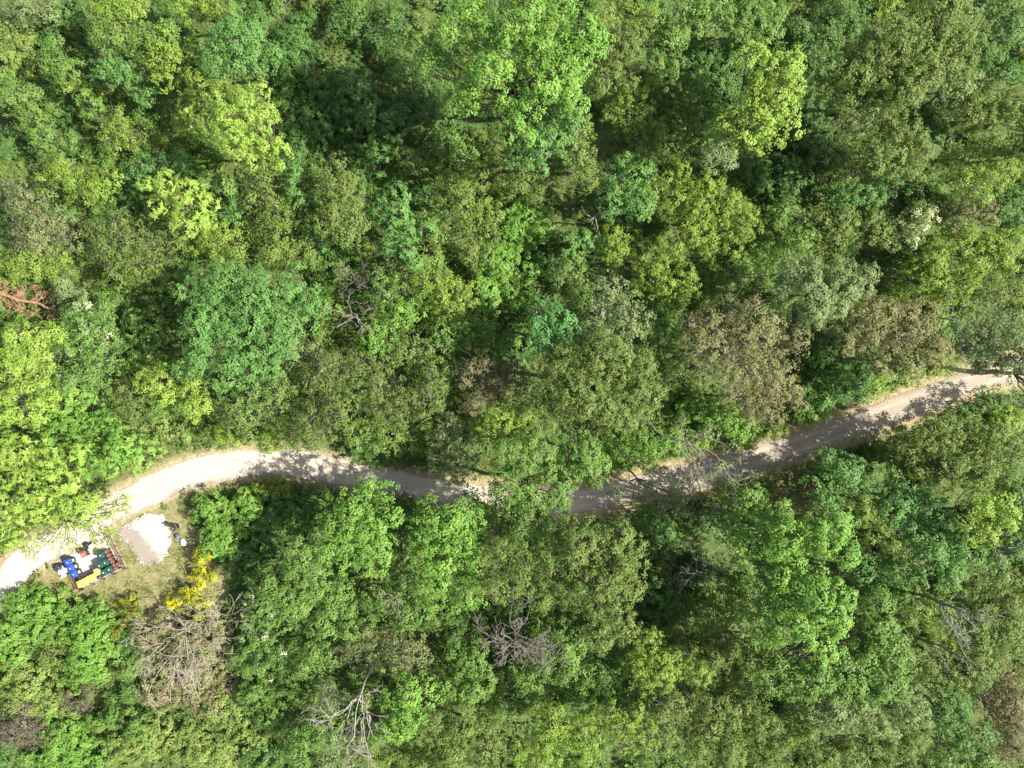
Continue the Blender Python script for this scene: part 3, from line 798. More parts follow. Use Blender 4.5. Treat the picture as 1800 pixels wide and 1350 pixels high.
T_('pale green tree with dark boughs reaching over the lane end', 'twiggy', 'pale', 11, [(1715, 600, 46, 34), (1765, 580, 42, 38), (1745, 635, 36, 24, 2), (1790, 630, 40, 34, 1)], bark=BARK_PALE)
T_('grey-green tree closing over the far end of the lane', 'twiggy', 'pale', 14, [(1862, 610, 50, 40), (1880, 690, 50, 44)], bark=BARK_PALE)
S_('blue-green leafy shrub on the upper lane verge', 'broad', 'teal', 4, [(1465, 680, 36, 24), (1510, 685, 34, 26), (1450, 705, 28, 16)])
S_('fresh green shrub between brown tree and lane', 'broad', 'fresh', 4, [(1265, 735, 38, 30), (1300, 760, 24, 24), (1225, 720, 30, 24)])
S_('green shrub under the bare pale branches by the lane', 'thicket', 'fresh', 2.5, [(1085, 790, 34, 26), (1125, 800, 28, 22), (1180, 775, 36, 26)])
S_('small grassy shrub on the verge below the olive-brown tree', 'ivy', 'grassy', 1.5, [(1640, 645, 36, 14), (1590, 665, 30, 12)])
S_('dark hollow shrub under the brown crowns', 'ivy', 'dark', 2.5, [(1455, 620, 36, 34), (1500, 640, 30, 24)])
S_('yellowish verge shrub under the lower brown tree', 'thicket', 'yolive', 1.3, [(1300, 776, 30, 10), (1355, 760, 30, 10)])
T_('sparse pale-leaved branches spreading over the middle of the lane', 'sparse', 'pale', 8, [(1100, 865, 34, 24), (1150, 870, 40, 26), (1180, 885, 30, 22)], lean=(1090, 800, 0), bark=BARK_PALE)
# -- south of the lane, east
T_('dark olive-green tree with ragged crown south of the lane', 'spray', 'olive', 9.5, [(1640, 775, 48, 36), (1700, 765, 50, 40), (1750, 790, 44, 36), (1660, 820, 50, 36), (1720, 835, 50, 34), (1610, 810, 34, 34, 2)], lean=(1610, 850, 0))
T_('blue-green tree on the south lane edge', 'broad', 'teal', 9, [(1470, 830, 40, 34), (1510, 850, 34, 40), (1455, 870, 34, 30)])
T_('dark green shaded tree on the south lane edge', 'broad', 'green', 8, [(1310, 880, 38, 36), (1350, 910, 38, 40), (1290, 930, 30, 32)])
T_('brownish sparse tree between two southern lane trees', 'twiggy', 'brown', 8, [(1410, 860, 36, 34), (1440, 900, 30, 24)])
T_('grey-blue green tree behind the ragged olive one', 'broad', 'teal', 10, [(1590, 880, 40, 34), (1635, 905, 42, 38), (1600, 935, 40, 30)])
T_('pale lemon-green tree at the end of a dead branch', 'broad', 'lime', 11, [(1725, 890, 30, 30), (1755, 910, 32, 36), (1735, 935, 36, 22)])
T_('mustard olive tree between two big green crowns', 'spray', 'yolive', 10, [(1525, 900, 34, 32), (1550, 935, 36, 34)])
T_('huge fresh green maple crown above its lower twin', 'broad', 'fresh', 14, [(1330, 950, 46, 40, 2), (1390, 940, 48, 44), (1450, 940, 46, 42), (1480, 965, 36, 34), (1370, 1000, 42, 32, 2)])
T_('bright green maple with round clumped top', 'broad', 'fresh', 15, [(1390, 1040, 44, 36, 1), (1440, 1050, 46, 44), (1475, 1085, 34, 42), (1410, 1100, 46, 42), (1350, 1090, 36, 44, 3), (1440, 1140, 42, 32, 1)])
T_('broad green maple with pebbled even crown', 'broad', 'green', 13, [(1545, 1100, 36, 44), (1570, 1150, 42, 46), (1500, 1170, 46, 44), (1440, 1200, 46, 34), (1380, 1190, 44, 38, 1), (1555, 1210, 50, 34), (1350, 1150, 30, 40, 2), (1490, 1220, 46, 26)])
T_('blue-green shaded tree between the maples and the bluish crown', 'broad', 'teal', 8.5, [(1545, 1010, 36, 34), (1570, 1045, 32, 30)])
T_('bluish green rounded tree beside the dead snag', 'broad', 'teal', 10.9, [(1650, 955, 44, 38), (1690, 985, 36, 36), (1640, 1005, 44, 34)])
T_('mustard green small tree under the dead snag', 'fine', 'yolive', 8.5, [(1605, 1065, 38, 30), (1650, 1080, 36, 28)])
T_('tall olive tree right of the dead snag', 'fine', 'olive', 9, [(1755, 1040, 48, 46), (1775, 1105, 40, 46), (1720, 1115, 40, 44)])
T_('dull olive-brown tree below the second snag', 'fine', 'olive', 9, [(1660, 1180, 44, 32), (1715, 1185, 42, 36)])
T_('grey-green fine-leaved tree skirting the pebbled maple', 'fine', 'pale', 11, [(1480, 1260, 48, 24), (1545, 1270, 52, 28), (1600, 1255, 36, 30)])
T_('blue-green tree below the pebbled maple', 'broad', 'dteal', 10, [(1670, 1255, 40, 36), (1700, 1290, 38, 34)])
T_('brown-tinted tree on the southern hillside edge', 'twiggy', 'rust', 9, [(1770, 1230, 40, 46), (1775, 1300, 40, 48)])
S_('yellow-green shrub under the grey-green tree', 'broad', 'yell', 5, [(1405, 1285, 30, 24)])
T_('olive tree with pale moss-coloured lower crown', 'fine', 'olive', 10, [(1520, 1325, 54, 30), (1590, 1320, 46, 34), (1450, 1335, 44, 24)])
T_('dull green tree with twigs beside the brown-tinted one', 'twiggy', 'green', 9, [(1660, 1335, 46, 26), (1730, 1345, 36, 26)])
T_('green shaded tree behind the ragged olive crown', 'broad', 'dteal', 8, [(1785, 860, 26, 40)])
T_('shaded blue-green tree under the dark white-tipped snag', 'broad', 'dteal', 8, [(1780, 960, 28, 36)])
# -- south of the lane, centre
T_('vivid green maple with two tall shoots beside the lane', 'broad', 'fresh', 11.5, [(650, 870, 36, 30, 1), (610, 915, 44, 40), (655, 925, 44, 42), (600, 965, 40, 38, 1), (650, 985, 40, 34, 1)])
T_('vivid lime maple between the lane and the yellow-olive tree', 'broad', 'fresh', 11.5, [(760, 915, 42, 36), (815, 905, 44, 40), (755, 975, 42, 44), (810, 970, 46, 46), (775, 1035, 46, 38, 1), (830, 1030, 32, 34, 1)])
T_('green tree in the shadow between the two vivid maples', 'broad', 'green', 8, [(705, 935, 30, 46), (690, 1000, 30, 40)])
T_('yellow-olive tree with brown twigs right of the lime maple', 'twiggy', 'yolive', 11, [(895, 970, 40, 38), (920, 1010, 38, 38), (880, 1035, 36, 26)])
T_('big domed olive oak south of the lane', 'fine', 'olive', 14, [(1020, 960, 48, 40), (1080, 965, 42, 44), (1010, 1025, 46, 46, 1), (1075, 1040, 50, 50), (1060, 1100, 52, 38, 1), (1100, 1000, 30, 44)])
T_('fresh green tree below the vivid maples', 'broad', 'green', 8, [(680, 1055, 42, 34), (730, 1085, 42, 30)])
T_('grey-brown twiggy olive tree above the bleached dead tree', 'twiggy', 'pinky', 7, [(640, 1150, 46, 34), (710, 1150, 46, 32)])
T_('light green ivy-leaved tree beside the grey fallen twigs', 'ivy', 'green', 8, [(815, 1170, 38, 34), (840, 1205, 34, 32), (790, 1215, 30, 26)])
T_('bright green maple beside the bleached dead tree', 'broad', 'fresh', 10, [(705, 1225, 38, 28), (715, 1265, 40, 36), (690, 1290, 34, 22)])
T_('dull olive tree below the bright maple', 'fine', 'olive', 9, [(790, 1290, 46, 36), (850, 1310, 44, 38), (780, 1335, 46, 26)])
T_('yellow-olive tree with soft crown at the hillside foot', 'fine', 'yell', 10, [(970, 1275, 42, 36), (1015, 1300, 46, 42), (960, 1325, 40, 30)])
T_('yellow tree with brown gaps next to the soft yellow-olive crown', 'twiggy', 'yell', 10, [(1085, 1270, 40, 36), (1110, 1305, 42, 30)])
T_('yellow-green tree under the domed olive oak', 'spray', 'yell', 9, [(1135, 1150, 42, 34), (1180, 1170, 40, 36), (1140, 1190, 40, 24)])
T_('light green tree under the left foot of the domed oak', 'thicket', 'green', 8, [(985, 1140, 42, 36), (1010, 1190, 38, 34)])
T_('shaded bluish shrub-like tree in the gap below the domed oak', 'broad', 'dteal', 6, [(1070, 1180, 36, 34)])
T_('olive tree with loose twigs right of the yellow tree', 'twiggy', 'olive', 9, [(1180, 1240, 42, 34), (1160, 1300, 34, 36)])
T_('green tree in the middle shade under the fallen grey twigs', 'thicket', 'green', 7, [(905, 1215, 38, 36), (940, 1180, 34, 30)])
T_('yellow-green tree on the rim of the dark twiggy hole', 'broad', 'yell', 8, [(1280, 1065, 34, 28), (1260, 1095, 26, 20)])
T_('olive dense tree left of the pebbled maple', 'fine', 'olive', 7.5, [(1255, 1145, 46, 38), (1280, 1180, 34, 30), (1225, 1190, 30, 28)])
T_('olive-yellow tree with wide soft crown at the southern rim', 'fine', 'olive', 8.5, [(1250, 1260, 46, 44), (1310, 1265, 46, 46), (1280, 1320, 56, 34), (1345, 1315, 42, 36), (1215, 1320, 34, 34)])
S_('dark shrub in the shaded hole beside the domed oak', 'ivy', 'dteal', 3, [(1165, 950, 34, 34)])
S_('dark shrub in the shade under the arching leafless tree', 'ivy', 'dteal', 3, [(1160, 1060, 30, 40)])
S_('dark shrub between the arching leafless tree and the lane', 'ivy', 'dark', 3, [(1235, 930, 26, 30)])
T_('leafy green tree at the lane edge above the domed oak', 'broad', 'teal', 6, [(1150, 915, 36, 20)])
S_('dark green shrub squeezed between lime maple and arching tree', 'broad', 'dark', 4, [(860, 905, 24, 20)])
S_('dark green shrub between the two vivid maples at the lane', 'broad', 'dark', 4, [(715, 885, 26, 20)])
S_('shaded shrub under the lime maple at the lane', 'ivy', 'dark', 2.5, [(545, 905, 30, 36), (560, 870, 30, 16)])
# -- south-west
S_('ivy-covered mound beside the gravel pull-off', 'ivy', 'fresh', 2.8, [(365, 900, 30, 32), (400, 925, 40, 38), (380, 955, 34, 24), (430, 890, 26, 26)], name='ivy_mound')
S_('dark ivy slope in shade right of the pull-off mound', 'ivy', 'dteal', 2, [(470, 920, 36, 40), (450, 975, 40, 34), (500, 890, 30, 30)], name='ivy_mound')
T_('small yellow-green tree at the lane beside the ivy mound', 'spray', 'yell', 3.4, [(478, 862, 30, 16)])
S_('bright ivy mound below the bin pen', 'ivy', 'fresh', 2.0, [(40, 1065, 40, 24), (85, 1075, 42, 30), (45, 1110, 46, 32), (10, 1140, 34, 34)], name='ivy_mound')
S_('darker ivy mound between the bin-pen mound and the bare tree', 'ivy', 'fresh', 2.4, [(160, 1085, 32, 28), (140, 1125, 44, 36), (165, 1160, 36, 34), (130, 1185, 36, 26)], name='ivy_mound')
S_('creeper-covered slope on the south-western corner', 'ivy', 'grassy', 2.0, [(40, 1195, 46, 34), (85, 1230, 44, 30), (40, 1245, 40, 22)], name='ivy_mound')
S_('brown dead bush on the creeper slope', 'twiggy', 'deadb', 2.5, [(135, 1232, 24, 20)], name='dead_bush', bark=BARK)
S_('grey-brown withered bush in the creeper corner', 'twiggy', 'deadb', 3, [(30, 1285, 36, 34)], name='dead_bush')
S_('low green creeper below the brown dead bush', 'ivy', 'fresh', 1.6, [(110, 1290, 46, 30), (150, 1325, 46, 28), (75, 1335, 36, 20)], name='ivy_mound')
S_('bright grassy creeper patch below the bare tree', 'ivy', 'grassy', 1.6, [(270, 1290, 56, 28), (330, 1310, 50, 30), (230, 1320, 42, 26)], name='ivy_mound')
S_('dark-edged creeper bush beside the grassy patch', 'ivy', 'green', 2.5, [(240, 1285, 22, 22), (200, 1260, 26, 22)], name='ivy_mound')
S_('light green creeper bank with pale dead stems', 'ivy', 'grassy', 2.2, [(400, 1250, 42, 30), (420, 1300, 44, 32), (370, 1330, 40, 24)], name='ivy_mound')
T_('ivy-wrapped tree with small white blossoms right of the bare tree', 'ivy', 'cream', 5, [(455, 1080, 34, 34), (470, 1125, 42, 36), (445, 1165, 36, 32), (500, 1160, 34, 34)], name='flowering_tree')
T_('tall ivy-clad tree in the shade left of the vivid maple', 'ivy', 'green', 10, [(525, 990, 36, 34), (540, 1030, 34, 36), (510, 1065, 30, 26)])
T_('green ivy-leaved tree below the white-blossomed one', 'ivy', 'green', 4, [(450, 1220, 38, 28), (510, 1215, 38, 34), (480, 1260, 36, 28)])
T_('green tree with dark hollows below the vivid maple', 'broad', 'green', 7, [(585, 1055, 38, 34), (570, 1100, 36, 30), (620, 1100, 32, 28)])
T_('fresh green tree left of the bleached dead tree', 'thicket', 'green', 7, [(560, 1290, 40, 36), (520, 1320, 36, 30)])
T_('fresh green tree below the green tree with dark hollows', 'thicket', 'green', 7, [(545, 1160, 38, 34)])
T_('pale twig-covered tree at the southern rim', 'twiggy', 'pale', 7, [(575, 1230, 38, 32)])
T_('grey-green twiggy tree under the tips of the bleached dead tree', 'twiggy', 'pale', 6, [(590, 1330, 40, 26)])
T_('yellow-olive tree beneath the bleached dead tree', 'fine', 'yolive', 7, [(670, 1335, 44, 26), (730, 1340, 34, 22)])
S_('shadowy shrub at the southern rim', 'ivy', 'dark', 2.5, [(450, 1335, 44, 24)])
# -- flowering broom
for lb, col, hh_, el in [
    ('golden yellow broom bush in full flower by the white sack', 'broom', 1.9, [(350, 980, 16, 20)]),
    ('narrow yellow broom bush linking the two larger ones', 'broom', 1.5, [(347, 1010, 10, 14), (368, 1015, 7, 7)]),
    ('loose yellow broom bush beside the bare tree', 'broom', 1.8, [(330, 1045, 22, 18), (345, 1060, 13, 13)]),
    ('small yellow broom bush under the bare tree twigs', 'broom', 1.3, [(352, 1082, 9, 8), (300, 1062, 12, 12)]),
    ('sparsely flowered shaded broom bush between mound and bare tree', 'broom_shaded', 1.5, [(222, 1070, 24, 16), (200, 1110, 14, 14)])]:
    S_(lb, 'spray', col, hh_, el, name='broom_bush')

S_('pale grassy creeper under the broad leafless tree', 'ivy', 'straw', 0.7, [(300, 1120, 46, 40), (365, 1120, 46, 44), (300, 1195, 52, 44), (365, 1200, 48, 40)], name='grassy_bank')
T_('tall dark oak closing the hillside right of the shaded olive tree', 'fine', 'olive', 15, [(1880, 190, 60, 50), (1930, 240, 60, 50), (1850, 235, 40, 30)])
S_('low dark shrub on the south verge below the blue-green verge shrub, added for shade', 'ivy', 'dark', 2.4, [(1545, 792, 26, 14)])  # verge shrubs added to stop sun under the crowns and shade the lane
S_('dark hedge-like shrub on the south verge beside the ragged olive tree, added for shade', 'broad', 'dark', 3.2, [(1600, 775, 28, 16), (1640, 752, 24, 14)])  # added with the one before, shading the lower half of the lane
S_('dark leafy shrub on the south verge at the far lane end', 'broad', 'dark', 3.4, [(1700, 725, 30, 16), (1750, 700, 30, 16)])
S_('low dark shrub on the south verge beside the brownish sparse tree', 'ivy', 'dark', 2.2, [(1440, 825, 24, 12)])
S_('mid-green shrub under the huge maple beside the arching leafless tree', 'broad', 'green', 5, [(1285, 1015, 34, 24), (1310, 1040, 28, 22)])


# ---------------------------------------------------------------- bare and dead trees
def bare(name, label, base_px, fork, limbs, r0, bark, depth=2, cat='tree', kids=(3, 5), seed=1, fan=.5, curl=.2, extra=0, tufts=None, rmin=1.0, bbark=None, dz=0.0):
    """trunk from the ground to a fork, limbs to given tips, each with fans of twigs; fork may be a polyline"""
    rng = np.random.RandomState(seed)
    b = W(*base_px, 0.0); b[2] = float(ground_z(b[0], b[1])) - .1
    root = empty(name, b, label, cat)
    F = [W(p[0], p[1], p[2] + dz) - b for p in (fork if isinstance(fork[0], (tuple, list)) else [fork])]
    P = [np.zeros(3)] + F
    lines = []
    rr = r0
    for i in range(len(P) - 1):
        r1 = r0 * (1 - .45 * (i + 1) / (len(P) - 1))
        lines.append((wander(P[i], P[i + 1], 5, .10, rng), np.linspace(rr, r1, 5))); rr = r1
    V2, F2 = tubes(lines, 7)
    link('trunk', mesh_np('trunk', V2, F2, 4, smooth=True), bark, root)
    br, tips = [], []
    for q in limbs:
        start = F[-1] if len(q) < 4 else F[q[3]]
        if len(q) < 4 and len(F) > 1:                      # limbs leave the stem at different heights
            f_ = rng.uniform(.35, 1.0); start = F[-2] * (1 - f_) + F[-1] * f_
        tip = W(q[0], q[1], q[2] + dz) - b
        L = np.linalg.norm(tip - start)
        Q_ = wander(start, tip, 7, .38, rng, rng.uniform(-.08, .05))
        br.append((Q_, np.linspace(r0 * .5, .02, 7)))
        for k in range(3 + extra):
            t = rng.uniform(.25, .95)
            p = np.array([np.interp(t * 6, range(7), Q_[:, c]) for c in range(3)])
            d = (tip - start) / L + rng.normal(size=3) * fan
            twig_fan(p, d, L * rng.uniform(.28, .5), max(.03, r0 * .22) * rmin, depth - 1, rng, br, .55, kids, tips, curl)
        tips.append((tip, (tip - start) / L))
    V3, F3 = tubes(br, 4)
    link('branches', mesh_np('branches', V3, F3, 4, smooth=True), bbark or bark, root)
    TRI[0] += len(F2) * 2 + len(F3) * 2
    if tufts:
        T = np.array([t[0] for t in tips]); N = np.array([t[1] + np.array((0, 0, .6)) for t in tips])
        keep = rng.rand(len(T)) < tufts[1]
        T, N = T[keep], N[keep] / np.linalg.norm(N[keep], axis=1)[:, None]
        V, Fc, k, C = leaves(T, N, STY['sparse'], PAL[tufts[0]], rng)
        link('crown', mesh_np('crown', V, Fc, k, C), LEAF, root)
    return root

bare('dead_tree', 'bleached dead tree with bare white branches beside the bright green maple', (700, 1085), [(640, 1200, 7), (630, 1232, 9)],
     [(598, 1300, 11), (612, 1345, 12), (655, 1340, 11.5), (688, 1318, 11), (575, 1262, 10), (552, 1275, 10), (662, 1215, 9.5), (646, 1256, 9.5), (635, 1300, 11)],
     .10, BARK_DEAD, depth=3, seed=3, kids=(2, 3), fan=.4, rmin=.75)
bare('dead_tree', 'tangle of grey dead branches swept to one side under the domed oak', (985, 1180), [(940, 1150, 4), (880, 1112, 7)],
     [(962, 1148, 7.5), (955, 1140, 8), (968, 1155, 7), (940, 1168, 6.5), (880, 1165, 6), (900, 1070, 7.5), (930, 1075, 7.5), (858, 1128, 8.5), (852, 1112, 8.5), (886, 1135, 8.5), (915, 1160, 6.5), (945, 1130, 8)],
     .075, BARK_PALE, depth=3, seed=5, extra=2, fan=.35, kids=(3, 4), rmin=.55)
bare('bare_tree', 'arching brown leafless thicket tree over the dark hole', (1195, 985), [(1215, 998, 4), (1228, 1010, 6)],
     [(1180, 992, 6), (1175, 1015, 6), (1195, 1042, 6), (1252, 962, 6.5), (1212, 950, 6.5), (1290, 1000, 6), (1240, 1052, 5.5), (1275, 1040, 5.5), (1255, 985, 7)],
     .11, BARK_GREY, depth=2, seed=8, extra=1, curl=.3)
bare('bare_tree', 'broad leafless grey-brown tree beside the yellow broom', (355, 1080), [(335, 1100, 2.0), (325, 1112, 3)],
     [(236, 1110, 4), (252, 1175, 5), (300, 1235, 5), (352, 1232, 4.5), (400, 1165, 4.5), (415, 1085, 4.5), (372, 1062, 5), (290, 1065, 5), (262, 1215, 4), (330, 1170, 6), (270, 1140, 5.5), (385, 1120, 5.5), (345, 1195, 5.5), (300, 1195, 5.5)],
     .075, BARK_TAN, depth=3, seed=11, extra=1, fan=.7, kids=(2, 4), rmin=.7, tufts=('grassy', .06))
bare('dead_tree', 'small grey dead crown beside the creeper below the rust-red trunk', (118, 572), [(112, 570, 2.0), (108, 568, 3)],
     [(62, 565, 3.5), (73, 577, 3), (92, 588, 3), (104, 592, 2.6), (90, 556, 3.5), (130, 570, 3.2), (118, 590, 2.5)], .07, BARK_GREY, depth=1, seed=13, kids=(1, 2), extra=-1)
bare('dead_tree', 'grey leafless tree with crooked branches right of the teal maple', (650, 570), [(632, 562, 5), (622, 556, 7)],
     [(580, 545, 8), (585, 580, 8), (652, 540, 8), (640, 592, 7), (608, 528, 8.5), (655, 578, 7), (600, 560, 8.5)], .10, BARK_PALE, depth=2, seed=17, kids=(2, 3))
bare('dead_tree', 'misty grey leafless sapling above the crooked grey tree', (640, 510), [(628, 500, 5), (620, 495, 6)],
     [(600, 480, 7.5), (608, 510, 7), (635, 475, 7.5), (640, 505, 7), (615, 470, 7.5)], .07, BARK_GREY, depth=3, seed=19, kids=(3, 4), rmin=.6)
bare('dead_tree', 'grey dead crown above the lane beside the olive-brown tree', (1650, 560), [(1668, 560, 6), (1680, 556, 8)],
     [(1650, 560, 9), (1668, 530, 9.5), (1712, 532, 9.5), (1702, 580, 9), (1682, 592, 8.5), (1710, 560, 9.5)], .09, BARK_PALE, depth=2, seed=23, kids=(3, 4))
bare('bare_tree', 'pale-barked tree with bare branches spread across the shaded lane', (1068, 718), [(1085, 728, 4), (1110, 738, 6), (1142, 742, 7), (1165, 765, 7.5), (1210, 778, 8.5)],
     [(1262, 822, 9.5), (1298, 858, 9.5), (1240, 905, 9), (1258, 908, 9.5), (1190, 855, 8.5), (1225, 865, 9.5), (1290, 838, 9.5), (1270, 780, 9), (1200, 745, 8.5), (1240, 760, 9), (1230, 835, 9.5)],
     .11, BARK_GREY, depth=3, seed=29, extra=0, kids=(2, 3), rmin=.7, tufts=('pale', .3), bbark=BARK_PALE, dz=.5)
bare('bare_tree', 'thin dark leaning stem reaching the north lane edge', (1060, 752), [(1075, 765, 2), (1090, 792, 3.5), (1122, 815, 4.5)],
     [(1142, 833, 5), (1105, 835, 4.5), (1150, 815, 5)], .10, BARK, depth=1, seed=31, kids=(1, 3), tufts=('pale', .7))
bare('dead_tree', 'tall grey snag with forked white branch ends beside the bluish tree', (1560, 1020), [(1602, 1042, 5), (1650, 1058, 9), (1688, 1074, 11)],
     [(1712, 1086, 12.5), (1738, 1084, 12), (1740, 1068, 12), (1722, 1112, 12), (1700, 1140, 12.5, 1), (1692, 1125, 12.5, 1), (1708, 1122, 12.5, 1), (1660, 1112, 11, 1), (1684, 1040, 11, 1), (1616, 1068, 8, 0)], .17, BARK_PALE, depth=2, seed=37, kids=(2, 3), extra=-1, bbark=BARK_DEAD, dz=1.5)
bare('dead_tree', 'second grey snag with a long straight stem below the forked one', (1560, 1100), [(1606, 1120, 4.5), (1640, 1131, 7), (1690, 1156, 9.5)],
     [(1748, 1186, 12), (1656, 1158, 9, 1), (1656, 1122, 8.5, 1), (1720, 1165, 11.5), (1668, 1180, 9, 1)], .14, BARK_PALE, depth=1, seed=41, kids=(2, 3), extra=-1, bbark=BARK_DEAD, dz=1.5)
bare('dead_tree', 'dark snag with white-tipped boughs beside the pale lemon-green tree', (1655, 930), [(1712, 954, 6), (1745, 960, 8), (1785, 972, 10)],
     [(1815, 985, 11), (1778, 1000, 10, 1), (1765, 985, 9.5, 1), (1810, 960, 11)], .17, BARK_GREY, depth=1, seed=43, kids=(1, 2), extra=-1, bbark=BARK_DEAD, dz=2)
bare('dead_tree', 'small white snag between two blue-green trees', (1038, 398), [(1042, 386, 5.5), (1046, 380, 7)],
     [(1026, 369, 8), (1052, 364, 8.5), (1036, 390, 7.5), (1050, 398, 7)], .08, BARK_DEAD, depth=1, seed=47, kids=(1, 2), extra=-2)
bare('dead_tree', 'grey bare branch ends sticking out beside the lime maple', (720, 1020), [(700, 1040, 5), (695, 1050, 7)],
     [(675, 1060, 8), (690, 1075, 8), (712, 1068, 8), (665, 1045, 8), (700, 1085, 7.5)], .08, BARK_PALE, depth=2, seed=49, kids=(2, 3))

# fallen trunk, rust red
def fallen():
    rng = np.random.RandomState(51)
    b = W(30, 527, 0); b[2] = float(ground_z(b[0], b[1]))
    root = empty('fallen_trunk', b, 'fallen rust-red tree trunk with stripped bark on the western bank', 'log')
    P = np.array([W(x, y, z) - np.array((b[0], b[1], 0)) for x, y, z in [(-25, 509, 2.3), (5, 518, 2.3), (30, 527, 2.2), (65, 533, 2.1), (88, 545, 1.9)]])
    V, F = tubes([(P, np.array([.17, .16, .14, .11, .07]))], 8)
    link('log', mesh_np('log', V, F, 4, smooth=True), BARK_RUST, root)
    out = []
    for k in range(26):
        t = rng.uniform(.4, 4)
        p = np.array([np.interp(t, range(5), P[:, c]) for c in range(3)])
        d = np.array((rng.uniform(.1, 1), rng.normal() * .7, rng.uniform(-.15, .25)))
        twig_fan(p, d, rng.uniform(.8, 1.9), .04, 1, rng, out, .5, (2, 3))
    V, F = tubes(out, 4)
    link('branches', mesh_np('branches', V, F, 4), BARK_RUST, root)
    T = np.array([o[0][-1] for o in out])[::3]; N = np.tile(np.array((0, 0, 1.)), (len(T), 1))
    V, F, k, C = leaves(T, N, STY['thicket'], ((.46, .26, .15), (.20, .27, .07), .4), rng)
    link('dry_leaves', mesh_np('dry_leaves', V, F, k, C), LEAF, root)
fallen()

# ---------------------------------------------------------------- bin pen
def bm_obj(name, bm, mat, parent=None, smooth=False, loc=None):
    me = bpy.data.meshes.new(name); bm.normal_update(); bm.to_mesh(me); bm.free()
    if smooth:
        for p in me.polygons: p.use_smooth = True
    return link(name, me, mat, parent, loc)
def add_box(bm, x0, x1, y0, y1, z0, z1, taper=1.0, bev=0.0):
    cx_, cy2 = (x0 + x1) / 2, (y0 + y1) / 2
    vs_ = [bm.verts.new((cx_ + (x - cx_) * k, cy2 + (y - cy2) * k, z)) for z, k in ((z0, taper), (z1, 1)) for x, y in ((x0, y0), (x1, y0), (x1, y1), (x0, y1))]
    fs = [bm.faces.new([vs_[i] for i in f]) for f in ((3, 2, 1, 0), (4, 5, 6, 7), (0, 1, 5, 4), (1, 2, 6, 5), (2, 3, 7, 6), (3, 0, 4, 7))]
    if bev:
        ed = {e for f in fs for e in f.edges}
        bmesh.ops.bevel(bm, geom=list(ed), offset=bev, segments=2, affect='EDGES')
def add_cyl(bm, p, axis, r, L, n=12):
    m = Matrix.Translation(p) @ (Matrix.Rotation(math.pi / 2, 4, 'Y') if axis == 'x' else Matrix.Identity(4))
    bmesh.ops.create_cone(bm, cap_ends=True, segments=n, radius1=r, radius2=r, depth=L, matrix=m)

M_BODY = plain('bin_grey_plastic', (.035, .037, .04), .45, .15, 3)
M_GBODY = plain('bin_green_body', (.012, .06, .045), .4, .15, 3)
M_BROWN = plain('bin_brown_plastic', (.15, .06, .038), .55, .4, 8)
M_RED = plain('bin_red_lid', (.36, .11, .065), .5, .3, 7)
M_BLUE = plain('bin_blue_lid', (.03, .085, .42), .5, .35, 7)
M_GREEN = plain('bin_green_lid', (.022, .075, .055), .5, .4, 7)
M_YEL = plain('bin_yellow_lid', (.80, .64, .11), .5, .22, 7)
M_RUB = plain('rubber', (.02, .02, .02), .8, .2, 8)
M_LABEL = plain('label_white', (.74, .74, .71), .5, .15, 10)
M_WHITE = plain('plastic_bag_white', (.80, .80, .78), .35, .12, 7)
M_BLACKBAG = plain('plastic_bag_dark', (.03, .033, .05), .3, .3, 7)
M_CARD = plain('cardboard', (.55, .46, .32), .85, .12, 6)
M_RUST = plain('rusty_fence_wood', (.17, .095, .055), .9, .5, 6)
M_CONC = plain('concrete', (.50, .46, .41), .9, .35, 3.5)

